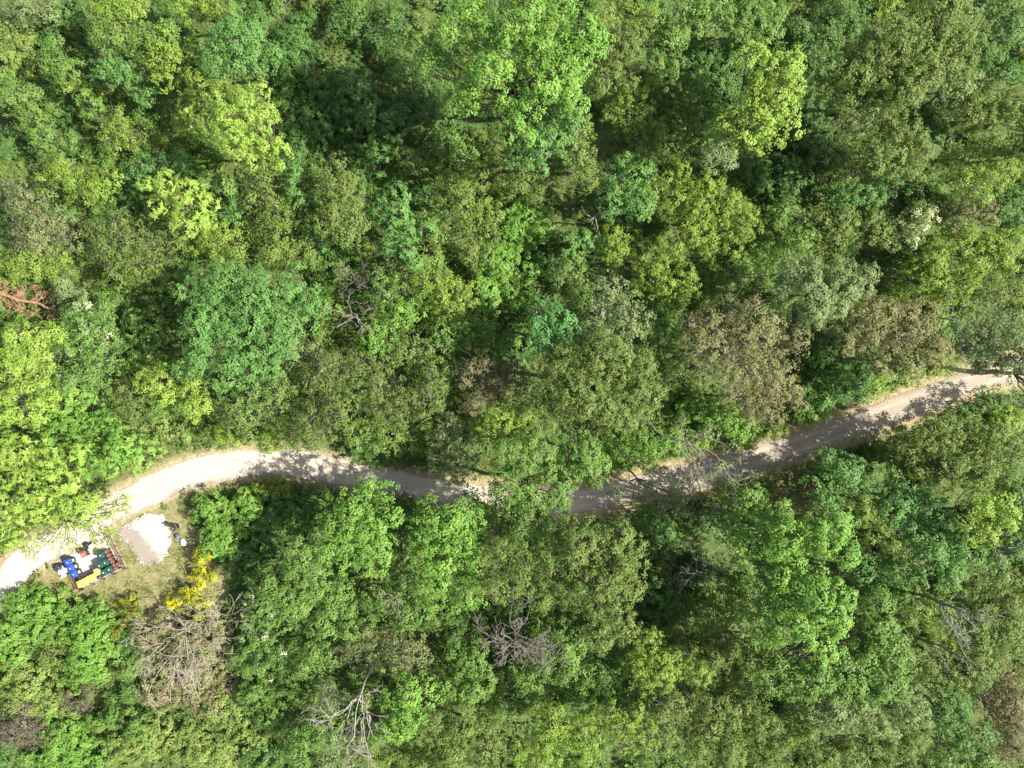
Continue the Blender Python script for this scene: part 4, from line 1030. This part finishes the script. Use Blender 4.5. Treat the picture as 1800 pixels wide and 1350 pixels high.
def make_bin(w=.58, d=.62, h=.95, body=M_BODY, lid=M_BLUE):
    """wheeled bin, front towards -Y; returns list of (name, mesh, material, sub-parts)"""
    parts = []
    def mk(name, mat, f):
        bm = bmesh.new(); f(bm); me = bpy.data.meshes.new(name); bm.normal_update(); bm.to_mesh(me); bm.free(); me.materials.append(mat)
        return (name, me)
    def fbody(bm):
        add_box(bm, -w * .46, w * .46, -d * .44, d * .40, .06, h, .82, .02)
        add_box(bm, -w * .49, w * .49, -d * .47, d * .43, h - .07, h, 1, .008)
        add_box(bm, -w * .30, w * .30, -d * .46, -d * .42, .30, h - .14, .95, .004)
    def flid(bm):
        n = 7
        xs = [-w / 2, -w * .46, 0, w * .46, w / 2]
        g = [[bm.verts.new((x, -d * .52 + d * 1.02 * j / (n - 1), h + .05 + .085 * math.sin(math.pi * (.12 + .8 * j / (n - 1))) * (1 - .35 * (abs(x) / (w / 2)) ** 4))) for x in xs] for j in range(n)]
        lo = [[bm.verts.new((x, -d * .52 + d * 1.02 * j / (n - 1), h + .004)) for x in xs] for j in range(n)]
        m_ = len(xs)
        for j in range(n - 1):
            for i in range(m_ - 1):
                bm.faces.new((g[j][i], g[j][i + 1], g[j + 1][i + 1], g[j + 1][i]))
                bm.faces.new((lo[j][i], lo[j + 1][i], lo[j + 1][i + 1], lo[j][i + 1]))
            bm.faces.new((g[j][0], g[j + 1][0], lo[j + 1][0], lo[j][0]))
            bm.faces.new((g[j][-1], lo[j][-1], lo[j + 1][-1], g[j + 1][-1]))
        for i in range(m_ - 1):
            bm.faces.new((g[0][i], lo[0][i], lo[0][i + 1], g[0][i + 1]))
            bm.faces.new((g[-1][i], g[-1][i + 1], lo[-1][i + 1], lo[-1][i]))
    def fhandle(bm):
        add_cyl(bm, (0, d * .55, h - .02), 'x', .016, w * .86, 8)
        for s in (-1, 1): add_box(bm, s * w * .38 - .015, s * w * .38 + .015, d * .40, d * .56, h - .05, h + .01)
    parts.append(mk('body', body, fbody)); parts.append(mk('lid', lid, flid)); parts.append(mk('handle', body, fhandle))
    for s in (-1, 1):
        parts.append(mk('wheel', M_RUB, lambda bm: add_cyl(bm, (s * w * .43, d * .36, .10), 'x', .10, .05, 14)))
    zt = h + .05 + .085
    parts.append(mk('lid_label', M_LABEL, lambda bm: add_box(bm, -w * .09, w * .07, -d * .06, d * .08, zt - .012, zt + .004)))
    parts.append(mk('front_label', M_LABEL, lambda bm: add_box(bm, -w * .2, w * .2, -d * .475, -d * .455, h * .50, h * .78)))
    return parts
def place_bin(proto, px, py, z, rz, label, group):
    p = W(px, py, z)
    root = empty('wheeled_bin', (p[0], p[1], .055), label, 'bin', group, rz)
    by = {}
    for nm, me in proto:
        by[nm] = link(nm, me, None, by['lid'] if nm == 'lid_label' else by['body'] if nm == 'front_label' else root)
    return p[:2]
A = PEN_A
spots = []
blue = make_bin(lid=M_BLUE); green = make_bin(body=M_GBODY, lid=M_GREEN); yellow = make_bin(lid=M_YEL); red = make_bin(w=.5, d=.55, lid=M_RED)
caddy = make_bin(w=.33, d=.34, h=.52, body=M_BROWN, lid=M_BROWN)
rr_ = random.Random(4)
for (x, y), l in zip([(118.9, 988.5), (123.9, 999.0), (130.0, 1009.5)], ('blue-lidded wheeled bin at the lane end of its row', 'middle one of the three blue-lidded wheeled bins', 'blue-lidded wheeled bin nearest the yellow-lidded bins')):
    spots.append(place_bin(blue, x, y, 1.05, A + math.pi / 2 + rr_.uniform(-.13, .13), l, 'blue-lidded bins'))
spots.append(place_bin(red, 146.7, 974.4, 1.05, A + rr_.uniform(-.1, .1), 'single red-lidded wheeled bin at the open side of the pen', None))
for (x, y), l in zip([(176.7, 976.5), (184.8, 989.5), (174.9, 994.6), (192.0, 1001.5), (182.2, 1006.9)],
        ('lone dark green wheeled bin at the head of its rows', 'dark green wheeled bin of the middle pair, beside the brown caddies', 'dark green wheeled bin of the middle pair, on the open floor side', 'dark green wheeled bin of the last pair, beside the brown caddies', 'dark green wheeled bin of the last pair, beside a yellow-lidded bin')):
    spots.append(place_bin(green, x, y, 1.05, A - math.pi / 2 + rr_.uniform(-.13, .13), l, 'dark green bins'))
for (x, y), l in zip([(141.5, 1026.3), (152.5, 1020.8), (163.3, 1015.4), (171.3, 1005.4)],
        ('yellow-lidded wheeled bin at the outer corner of the pen', 'yellow-lidded wheeled bin second from the pen corner', 'yellow-lidded wheeled bin third from the pen corner', 'yellow-lidded wheeled bin pushed forward beside the green bins')):
    spots.append(place_bin(yellow, x, y, 1.05, A + math.pi + rr_.uniform(-.13, .13), l, 'yellow-lidded bins'))
for (x, y), l in zip([(186.3, 970), (190.2, 976.2), (192.9, 983.0), (197.0, 987.6), (200.4, 993.4), (203.6, 999.2), (206.9, 991.3)],
        [f'small red-brown waste caddy, {w_} from the lane end of its row beside the green bins' for w_ in ('first', 'second', 'third', 'fourth', 'fifth', 'sixth')] + ['small red-brown waste caddy standing outside its row against the fence']):
    spots.append(place_bin(caddy, x, y, .6, A - math.pi / 2 + rr_.uniform(-.2, .2), l, 'brown caddies'))
sp = np.array(spots)
u = sp @ PU; v = sp @ PV
u0, u1, v0, v1 = u.min() - .42, u.max() + .26, v.min() - .5, v.max() + .40
def pen_xy(uu, vv): return PU * uu + PV * vv
corner = [pen_xy(*c) for c in ((u0, v0), (u1, v0), (u1, v1), (u0, v1))]
bm = bmesh.new()
lo = [bm.verts.new((*c, -.05)) for c in corner]; hi = [bm.verts.new((*c, .05)) for c in corner]
bm.faces.new(hi); bm.faces.new(lo[::-1])
for i in range(4): bm.faces.new((lo[i], lo[(i + 1) % 4], hi[(i + 1) % 4], hi[i]))
bmesh.ops.recalc_face_normals(bm, faces=bm.faces)
tag(bm_obj('concrete_pad', bm, M_CONC), kind='structure')
fence = empty('fence', (*((corner[2] + corner[3]) / 2), 0), 'low rust-brown wooden fence around the bin pen', 'fence')
def post_me():
    bm = bmesh.new(); add_box(bm, -.045, .045, -.045, .045, -.1, 1.0, 1, .006)
    me = bpy.data.meshes.new('post'); bm.to_mesh(me); bm.free(); me.materials.append(M_RUST); return me
PM = post_me()
fo = np.array(fence.location)[:2]
def run(a_, b_, n_):
    for i in range(n_ + 1):
        p = a_ + (b_ - a_) * i / n_
        o = link('post', PM, None, fence, (*(p - fo), 0)); o.rotation_euler = (0, 0, A)
    d = b_ - a_; L = np.linalg.norm(d); ang = math.atan2(d[1], d[0])
    for z in (.3, .6, .88):
        bm = bmesh.new(); add_box(bm, .05, L - .05, -.018, .018, z - .045, z + .045)
        o = bm_obj('rail', bm, M_RUST, fence, loc=(*(a_ - fo), 0)); o.rotation_euler = (0, 0, ang)
e = .08
oc = [pen_xy(*c) for c in ((u0 - e, v0 - e), (u1 + e, v0 - e), (u1 + e, v1 + e), (u0 - e, v1 + e))]
run(oc[1], oc[2], 3); run(oc[2] - PU * .12, oc[3] + PU * .12, 4); run(oc[3], oc[3] + (oc[0] - oc[3]) * .45, 1)

def blob(name, loc, r, label, mat, cat='bag', seed=1, flat=.6, knot=True, group=None):
    rng = np.random.RandomState(seed)
    bm = bmesh.new(); bmesh.ops.create_icosphere(bm, subdivisions=3, radius=1)
    k = rng.normal(size=(6, 3)) * 2.2; ph = rng.rand(6) * 6
    for v_ in bm.verts:
        c = np.array(v_.co)
        f = 1 + .09 * sum(math.sin(k[i] @ c + ph[i]) for i in range(6))
        x, y, z = c * f
        if z > .55 and knot: x *= .75; y *= .75
        v_.co = (x * r[0], y * r[1], max(0, (z + .72)) * r[0] * flat)
    if knot:
        bmesh.ops.create_cone(bm, cap_ends=True, segments=7, radius1=.03, radius2=.07, depth=.12, matrix=Matrix.Translation((0, 0, r[0] * flat * 1.75)))
    o = bm_obj(name, bm, mat, None, True, loc)
    o.rotation_euler = (0, 0, rng.rand() * 6)
    return tag(o, label, cat, group)
for i, (x, y, rx, ry, m, l) in enumerate([
        (113, 1002, .34, .27, M_WHITE, 'bulging white rubbish bag leaning by the blue-lidded bins'),
        (103.5, 1006.5, .30, .24, M_WHITE, 'white rubbish bag lying furthest out from the blue-lidded bins'),
        (109, 1012.5, .30, .18, M_WHITE, 'slumped narrow white rubbish bag beside the pen fence'),
        (97, 998, .36, .3, M_BLACKBAG, 'dark rubbish bag among the white ones outside the pen'),
        (106, 996, .30, .22, M_BLACKBAG, 'dark rubbish bag touching the pen edge by the lane'),
        (158, 968, .24, .2, M_WHITE, 'small white rubbish bag beside the red-lidded bin'),
        (150, 958, .36, .28, M_BLACKBAG, 'dark rubbish bag at the open lane side of the pen')]):
    p = W(x, y, .3)
    inside = l.startswith('small')
    blob('rubbish_bag', (p[0], p[1], .05 if inside else .0), (rx, ry), l, m, 'bag', 60 + i)
# open cardboard box and pale board at the open side
def box_open(px, py, label):
    p = W(px, py, .3)
    root = empty('cardboard_box', (p[0], p[1], .055), label, 'box', None, A + .2)
    for nm, (x0, x1, y0, y1, z0, z1) in [('floor_panel', (-.3, .3, -.24, .24, 0, .012)), ('side_panel', (-.312, -.3, -.24, .24, 0, .4)), ('side_panel', (.3, .312, -.24, .24, 0, .4)), ('side_panel', (-.312, .312, -.252, -.24, 0, .4)), ('side_panel', (-.312, .312, .24, .252, 0, .4)),
                                         ('flap', (-.55, -.313, -.23, .23, .38, .39)), ('flap', (-.3, .3, .253, .45, .38, .39))]:
        bm = bmesh.new(); add_box(bm, x0, x1, y0, y1, z0, z1); bm_obj(nm, bm, M_CARD, root)
box_open(165.5, 963, 'open pale cardboard box at the lane side of the bin pen')
p = W(176, 943, .15)
bm = bmesh.new(); add_box(bm, -.38, .38, -.22, .22, 0, .05, 1, .01); add_box(bm, -.34, -.28, -.2, .2, -.08, 0); add_box(bm, .28, .34, -.2, .2, -.08, 0)
o = bm_obj('board', bm, M_LABEL, None, loc=(p[0], p[1], .1)); o.rotation_euler = (0.12, 0, A + .1)
tag(o, 'white board lying propped at the lane edge above the bin pen', 'board')

# ---------------------------------------------------------------- person, backpack, white sack
M_SKIN = plain('skin', (.52, .33, .24), .55, .06, 8)
M_NAVY = plain('navy_cloth', (.018, .028, .065), .85, .2, 9)
M_TROUS = plain('dark_cloth', (.03, .032, .04), .85, .2, 9)
M_HAIR = plain('dark_hair', (.03, .02, .014), .6, .3, 14)
M_SHOE = plain('pale_shoe', (.72, .68, .62), .6, .1, 8)
def skin(name, verts, edges, rad, mat, parent, root=0, sub=2):
    me = bpy.data.meshes.new(name); me.from_pydata(verts, edges, []); me.update()
    o = link(name, me, mat, parent)
    md = o.modifiers.new('skin', 'SKIN')
    md.use_smooth_shade = True
    sv = me.skin_vertices[0].data if me.skin_vertices else None
    if sv is None:
        return o
    for i, r in enumerate(rad):
        sv[i].radius = (r, r) if not isinstance(r, tuple) else r
        sv[i].use_root = (i == root)
    s = o.modifiers.new('sub', 'SUBSURF'); s.levels = sub; s.render_levels = sub
    return o
def person():
    p = W(316, 924, 0)
    root = empty('person', (p[0], p[1], 0.0), 'person in a navy jacket standing with forearms raised beside the gravel pull-off', 'person', None, 0)
    root.rotation_euler = (0, 0, math.pi / 2 + .25)          # figure faces local +Y -> turned towards the bins
    bm = bmesh.new()
    # a single body skeleton, filled out with the skin modifier
    V = [(0, 0, .95), (0, .01, 1.12), (0, 0, 1.32), (0, -.01, 1.46), (0, .005, 1.55), (0, .015, 1.62), (0, .01, 1.71), (0, 0, 1.76)]
    R = [(.15, .11), (.14, .10), (.165, .11), (.085, .075), (.052, .052), (.078, .09), (.082, .098), (.045, .055)]
    E = [(i, i + 1) for i in range(7)]
    def chain(start, pts, rads):
        k = start
        for q, r in zip(pts, rads):
            V.append(q); R.append((r, r) if not isinstance(r, tuple) else r); E.append((k, len(V) - 1)); k = len(V) - 1
        return k
    for s in (-1, 1):
        knee = chain(0, [(s * .10, 0, .86), (s * .11, .015, .50), (s * .115, -.02, .12), (s * .12, .0, .05), (s * .125, .13, .035)], [.088, .062, .045, .04, .032])
        wr = chain(2, [(s * .17, -.01, 1.41), (s * .22, -.03, 1.26), (s * .235, -.02, 1.12), (s * .20, .12, 1.15), (s * .13, .26, 1.19), (s * .115, .30, 1.20)], [.065, .05, .042, .038, .028, .034])
        for f in range(4):                                    # fingers, then the thumb from the side of the palm
            a_ = (f - 1.5) * .018
            ln = (.028, .033, .030, .023)[f]
            chain(wr, [(s * (.10 + a_ * .2), .335, 1.20 + a_), (s * .085, .335 + ln, 1.195 + a_), (s * .065, .345 + ln, 1.185 + a_)], [.0095, .0085, .007])
        chain(wr, [(s * .095, .31, 1.235), (s * .075, .335, 1.25)], [.011, .008])
    me = bpy.data.meshes.new('body')
    body = link('body', me, M_SKIN, root)
    me.from_pydata(V, E, []); me.update()
    b2 = bmesh.new(); b2.from_mesh(me)
    lay = b2.verts.layers.skin.verify()
    b2.verts.ensure_lookup_table()
    for i, v_ in enumerate(b2.verts):
        v_[lay].radius = R[i]; v_[lay].use_root = (i == 0)
    b2.to_mesh(me); b2.free()
    md = body.modifiers.new('skin', 'SKIN'); md.use_smooth_shade = True
    sb = body.modifiers.new('sub', 'SUBSURF'); sb.levels = 2; sb.render_levels = 2
    def cloth(name, vs_, es_, rs_, mat):
        me = bpy.data.meshes.new(name); me.from_pydata(vs_, es_, []); me.update()
        b3 = bmesh.new(); b3.from_mesh(me); lay = b3.verts.layers.skin.verify(); b3.verts.ensure_lookup_table()
        for i, v_ in enumerate(b3.verts):
            v_[lay].radius = rs_[i]; v_[lay].use_root = (i == 0)
        b3.to_mesh(me); b3.free()
        o = link(name, me, mat, root)
        md = o.modifiers.new('skin', 'SKIN'); md.use_smooth_shade = True
        sb = o.modifiers.new('sub', 'SUBSURF'); sb.levels = 2; sb.render_levels = 2
        return o
    jv = [(0, 0, .88), (0, .005, 1.12), (0, 0, 1.34), (0, -.01, 1.47)]; je = [(0, 1), (1, 2), (2, 3)]; jr = [(.19, .15), (.175, .135), (.20, .145), (.10, .095)]
    for s in (-1, 1):
        k = len(jv)
        jv += [(s * .18, -.01, 1.42), (s * .225, -.03, 1.26), (s * .24, -.02, 1.12), (s * .205, .11, 1.15)]
        jr += [(.085, .085), (.068, .068), (.06, .06), (.05, .05)]
        je += [(2, k), (k, k + 1), (k + 1, k + 2), (k + 2, k + 3)]
    cloth('jacket', jv, je, jr, M_NAVY)
    tv_ = [(0, 0, .94)]; te = []; trr = [(.165, .125)]
    for s in (-1, 1):
        k = len(tv_)
        tv_ += [(s * .10, 0, .84), (s * .11, .015, .50), (s * .115, -.02, .10)]; trr += [(.105, .105), (.078, .078), (.062, .062)]
        te += [(0, k), (k, k + 1), (k + 1, k + 2)]
    cloth('trousers', tv_, te, trr, M_TROUS)
    # hair cap, nose, ears, eyes, mouth, shoes
    bm = bmesh.new(); bmesh.ops.create_uvsphere(bm, u_segments=18, v_segments=12, radius=1)
    for v_ in bm.verts:
        x, y, z = v_.co
        v_.co = (x * .094, y * .113 - .012, 1.685 + z * .102)
    dele = [v_ for v_ in bm.verts if v_.co.y > .045 and v_.co.z < 1.74 or v_.co.z < 1.60]
    bmesh.ops.delete(bm, geom=dele, context='VERTS')
    bm_obj('hair', bm, M_HAIR, body, True)
    bm = bmesh.new(); bmesh.ops.create_cone(bm, cap_ends=True, segments=6, radius1=.016, radius2=.006, depth=.035, matrix=Matrix.Translation((0, .112, 1.655)) @ Matrix.Rotation(-math.pi / 2.4, 4, 'X'))
    bm_obj('nose', bm, M_SKIN, body, True)
    for s in (-1, 1):
        bm = bmesh.new(); bmesh.ops.create_uvsphere(bm, u_segments=8, v_segments=6, radius=.012, matrix=Matrix.Translation((s * .032, .098, 1.68)))
        bm_obj('eye', bm, M_HAIR, body, True)
        bm = bmesh.new(); bmesh.ops.create_uvsphere(bm, u_segments=8, v_segments=6, radius=.022, matrix=Matrix.Translation((s * .084, .0, 1.665)) @ Matrix.Diagonal((.45, .8, 1.3, 1)))
        bm_obj('ear', bm, M_SKIN, body, True)
        bm = bmesh.new(); add_box(bm, s * .125 - .05, s * .125 + .05, -.09, .185, 0, .085, 1.05, .03)
        bm_obj('shoe', bm, M_SHOE, root, True)
    bm = bmesh.new(); add_box(bm, -.024, .024, .098, .106, 1.605, 1.615)
    bm_obj('mouth', bm, M_RED, body)
person()
def backpack():
    p = W(310.5, 943, .15)
    root = empty('backpack', (p[0], p[1], 0), 'slate-blue backpack lying on the grass near the person', 'backpack', None, .7)
    M_BP = plain('slate_cloth', (.14, .155, .26), .8, .15, 9)
    bm = bmesh.new(); add_box(bm, -.19, .19, -.26, .24, .0, .22, 1.06, .06); bm_obj('main_pocket', bm, M_BP, root, True)
    bm = bmesh.new(); add_box(bm, -.13, .13, -.20, .02, .19, .28, 1.1, .035); bm_obj('front_pocket', bm, M_BP, root, True)
    for s in (-1, 1):
        V, F = tubes([(np.array([(s * .12, .2, .04), (s * .2, .3, .03), (s * .2, .1, .02), (s * .17, -.2, .03)]), np.full(4, .018))], 6)
        link('strap', mesh_np('strap', V, F, 4, smooth=True), M_TROUS, root)
backpack()
p = W(321.5, 953.5, .15)
blob('sack', (p[0], p[1], -.03), (.26, .40), 'plump white sack on the verge below the backpack', M_WHITE, 'sack', 77, .75)
o = bpy.data.objects['sack']; o.rotation_euler = (0, 0, .3)

# ---------------------------------------------------------------- understorey shrubs in the gaps between crowns
rng = np.random.RandomState(2024)
def shrub_proto(style, colour, h, seed):
    r = np.random.RandomState(seed)
    cx_, cy2 = 900, 675
    rad = 1.45 * FPX / (H - h)
    keep = len(ALLCROWNS)
    V, F, k, C, lob, T = make_crown([(cx_ - rad * .3, cy2, rad * .7, rad * .62), (cx_ + rad * .35, cy2 + rad * .2, rad * .55, rad * .55, .5)], style, colour, h, r, np.zeros(3))
    del ALLCROWNS[keep:]
    lines = [(wander(r.normal(size=3) * np.array((.12, .12, 0)), l[0], 5, .25, r), np.linspace(.05, .015, 5)) for l in lob]
    V2, F2 = tubes(lines, 4)
    m1 = mesh_np('foliage', V, F, k, C); m1.materials.append(LEAF)
    m2 = mesh_np('stems', V2, F2, 4, smooth=True); m2.materials.append(BARK_GREY)
    return m1, m2
KINDS = [('leafy green shrub', [shrub_proto('thicket', 'green', 3.0, 901), shrub_proto('broad', 'green', 3.2, 902)]),
         ('dark ivy-leaved shrub', [shrub_proto('ivy', 'dark', 1.9, 903), shrub_proto('broad', 'dteal', 2.4, 904)]),
         ('yellow-green shrub', [shrub_proto('spray', 'yell', 3.0, 905), shrub_proto('thicket', 'mix', 2.8, 906)]),
         ('dull olive shrub', [shrub_proto('twiggy', 'olive', 2.8, 907), shrub_proto('fine', 'olive', 3.0, 908)])]
import re
NEAR = []
for o_ in bpy.data.objects:
    if o_.parent is None and o_.get('category') in ('tree', 'shrub') and o_.name.split('.')[0] != 'trunk':
        ph = re.split(r' (?:with|beside|above|below|under|between|in|on|at|of|right|left|behind|over|hanging|leaning|against|tucked|reaching|along|showing|standing|across|filling|squeezed|low|touching|arching|skirting|spread|spreading|sticking|swept|sprinkled|linking|beneath|next|near|into|crest|mass|bank|closing|growing)\b|,', o_['label'])[0]
        wds = ph.split()
        if 2 <= len(wds) <= 4: NEAR.append((o_.location.x, o_.location.y, ph))
NEARP = np.array([q[:2] for q in NEAR])
def neighbours(x, y):
    order = np.argsort(((NEARP - (x, y)) ** 2).sum(1))
    ph = []
    for k in order:
        if NEAR[k][2] not in ph: ph.append(NEAR[k][2])
        if len(ph) == 5: break
    return ph
USED = set()
def shrub_label(kind, x, y):
    p_ = neighbours(x, y)
    opts = [f'{kind} between the {p_[0]} and the {p_[1]}'] + [f'{kind} near the {a_} and the {b_}' for a_, b_ in ((p_[0], p_[2]), (p_[1], p_[2]), (p_[0], p_[3]), (p_[1], p_[3]), (p_[0], p_[4]))]
    lb = next((q for q in opts if q not in USED and len(q.split()) <= 16), opts[0])
    USED.add(lb)
    return lb
AC = np.array(ALLCROWNS)
placed = []
cand = np.column_stack((rng.uniform(-20, 1820, 9000), rng.uniform(-20, 1370, 9000)))
wp = np.array([W(x, y, 2.0)[:2] for x, y in cand])
dr = road_dist(wp); cl = in_poly(wp, CLEAR) | in_poly(wp, PAD)
for (x, y), w_, d_, c_ in zip(cand, wp, dr, cl):
    if d_ < 3.0 or c_ or len(placed) >= 250: continue
    if 130 < x < 420 and 930 < y < 1120: continue
    if 225 < x < 430 and 1060 < y < 1250: continue
    if x < 60 and 20 < y < 140 or x < 125 and 495 < y < 560: continue
    if 180 < x < 460 and 1250 < y: continue
    e = ((x - AC[:, 0]) / (AC[:, 2] * 1.0 + 6)) ** 2 + ((y - AC[:, 1]) / (AC[:, 3] * 1.0 + 6)) ** 2
    if e.min() < 1.0: continue
    if placed and min((x - q[0]) ** 2 + (y - q[1]) ** 2 for q in placed) < 30 ** 2: continue
    placed.append((x, y))
    f = rng.rand()
    k = 1 if f < .34 else 0 if f < .66 else 2 if f < .84 else 3
    lab, protos = KINDS[k]
    m1, m2 = protos[rng.randint(2)]
    root = empty('shrub', (w_[0], w_[1], float(ground_z(w_[0], w_[1])) - .05), shrub_label(lab, *w_), 'shrub', lab + 's of the understorey', rng.uniform(0, 6.28))
    s = rng.uniform(.7, 1.15)
    root.scale = (s * 1.1, s * 1.1, s * rng.uniform(.55, 1.0))
    link('stems', m2, None, root); link('foliage', m1, None, root)

# ---------------------------------------------------------------- ground cover (ivy, bramble, nettles) and verge grass
n = 34000
P = np.column_stack((rng.uniform(-60, 60, n), rng.uniform(-47, 47, n)))
d_ = road_dist(P)
ok = (d_ > 1.6 + 1.3 * vnoise(P[:, 0] * .6, P[:, 1] * .6)) & ~in_poly(P, CLEAR) & ~in_poly(P, PAD) & (rng.rand(n) < .35 + .9 * vnoise(P[:, 0] * .35 + 9, P[:, 1] * .35))
P = P[ok]
hz = ground_z(P[:, 0], P[:, 1]) + .08 + .9 * np.clip(vnoise(P[:, 0] * .45, P[:, 1] * .45 + 4) - .25, 0, 1) * rng.rand(len(P))
T = np.column_stack((P, hz))
N = np.column_stack((rng.normal(size=(len(P), 2)) * .3, np.ones(len(P)))); N /= np.linalg.norm(N, axis=1)[:, None]
gst = dict(STY['ivy']); gst.update(m=9, tr=.48, l=.24, w=.19)
V, F, k, C = leaves(T, N, gst, ((.10, .195, .045), (.165, .235, .05), .4), rng)
V[:, 2] = np.maximum(V[:, 2], ground_z(V[:, 0], V[:, 1]) + .02)
TRI[0] += len(F)
tag(link('ground_cover', mesh_np('ground_cover', V, F, k, C), LEAF), 'low ivy, bramble and nettle covering the forest floor', 'undergrowth', kind='stuff')
def grass():
    n = 60000
    P = np.column_stack((rng.uniform(-60, 60, n), rng.uniform(-40, 40, n)))
    d_ = road_dist(P)
    c_ = in_poly(P, CLEAR)
    pad_uv = np.column_stack((P @ PU, P @ PV))
    onpen = (pad_uv[:, 0] > u0 - .1) & (pad_uv[:, 0] < u1 + .1) & (pad_uv[:, 1] > v0 - .1) & (pad_uv[:, 1] < v1 + .1)
    ok = (((d_ < 4.2) & (d_ > 1.75)) | (c_ & (d_ > 1.7))) & ~in_poly(P, [tuple(np.mean(PAD, 0) + (np.array(q) - np.mean(PAD, 0)) * .9) for q in PAD]) & ~onpen & (rng.rand(n) < 1.9 * vnoise(P[:, 0] * .8, P[:, 1] * .8))
    P = P[ok]
    m = 14; R = len(P) * m
    b = np.repeat(P, m, 0) + rng.normal(size=(R, 2)) * .16
    z = ground_z(b[:, 0], b[:, 1])
    a = rng.uniform(0, 6.28, R); L = rng.uniform(.10, .34, R); w = rng.uniform(.012, .03, R)
    lean = rng.uniform(.2, .9, R)
    dx, dy = np.cos(a), np.sin(a)
    p0 = np.column_stack((b[:, 0] - dy * w, b[:, 1] + dx * w, z)); p1 = np.column_stack((b[:, 0] + dy * w, b[:, 1] - dx * w, z))
    p2 = np.column_stack((b[:, 0] + dx * L * lean, b[:, 1] + dy * L * lean, z + L))
    V = np.stack((p0, p1, p2), 1).reshape(-1, 3)
    drym = np.repeat(rng.rand(len(P)) < .33, m)[:, None]
    C = np.where(drym, np.array((.48, .40, .20)), np.array((.20, .29, .06))) * rng.uniform(.7, 1.25, (R, 1))
    TRI[0] += R
    tag(link('grass', mesh_np('grass', V, np.arange(R * 3).reshape(R, 3), 3, C), GRASSM), 'dry and green grass along the lane verge and clearing', 'grass', kind='stuff')
grass()

# loose stones round the pull-off and along the lane edge
def stones():
    r = np.random.RandomState(5)
    pc = np.mean(PAD, 0); pts_ = []
    for q in range(420):
        k = r.randint(len(PAD)); a_, b_ = np.array(PAD[k]), np.array(PAD[(k + 1) % len(PAD)])
        p_ = a_ + (b_ - a_) * r.rand()
        pts_.append(pc + (p_ - pc) * (1 + r.normal() * .09))
    for q in range(900):
        i = r.randint(len(ROAD)); sgn = r.choice((-1, 1))
        pts_.append(ROAD[i] + NRM[i] * sgn * (HALF[i] + r.normal() * .16))
    pts_ = np.array(pts_); n_ = len(pts_)
    oct_ = np.array([(1, 0, 0), (0, 1, 0), (-1, 0, 0), (0, -1, 0), (0, 0, .7), (0, 0, -.4)], float)
    fc = np.array([(0, 1, 4), (1, 2, 4), (2, 3, 4), (3, 0, 4), (1, 0, 5), (2, 1, 5), (3, 2, 5), (0, 3, 5)])
    sz = r.uniform(.03, .085, n_) * (1 + (r.rand(n_) < .06) * 1.2)
    th = r.uniform(0, 6.28, n_)
    V = oct_[None] * r.uniform(.7, 1.3, (n_, 6, 1)) * sz[:, None, None]
    c_, s2 = np.cos(th)[:, None], np.sin(th)[:, None]
    V = np.stack((V[..., 0] * c_ - V[..., 1] * s2, V[..., 0] * s2 + V[..., 1] * c_, V[..., 2]), -1)
    V += np.column_stack((pts_, ground_z(pts_[:, 0], pts_[:, 1]) + .035))[:, None, :]
    F = (fc[None] + (np.arange(n_) * 6)[:, None, None]).reshape(-1, 3)
    tag(link('loose_stones', mesh_np('loose_stones', V.reshape(-1, 3), F, 3), plain('stone', (.46, .42, .36), .9, .35, 1.5)), 'small loose stones along the lane and pull-off edges', 'stones', kind='stuff')
stones()

print('TRIANGLES', TRI[0])
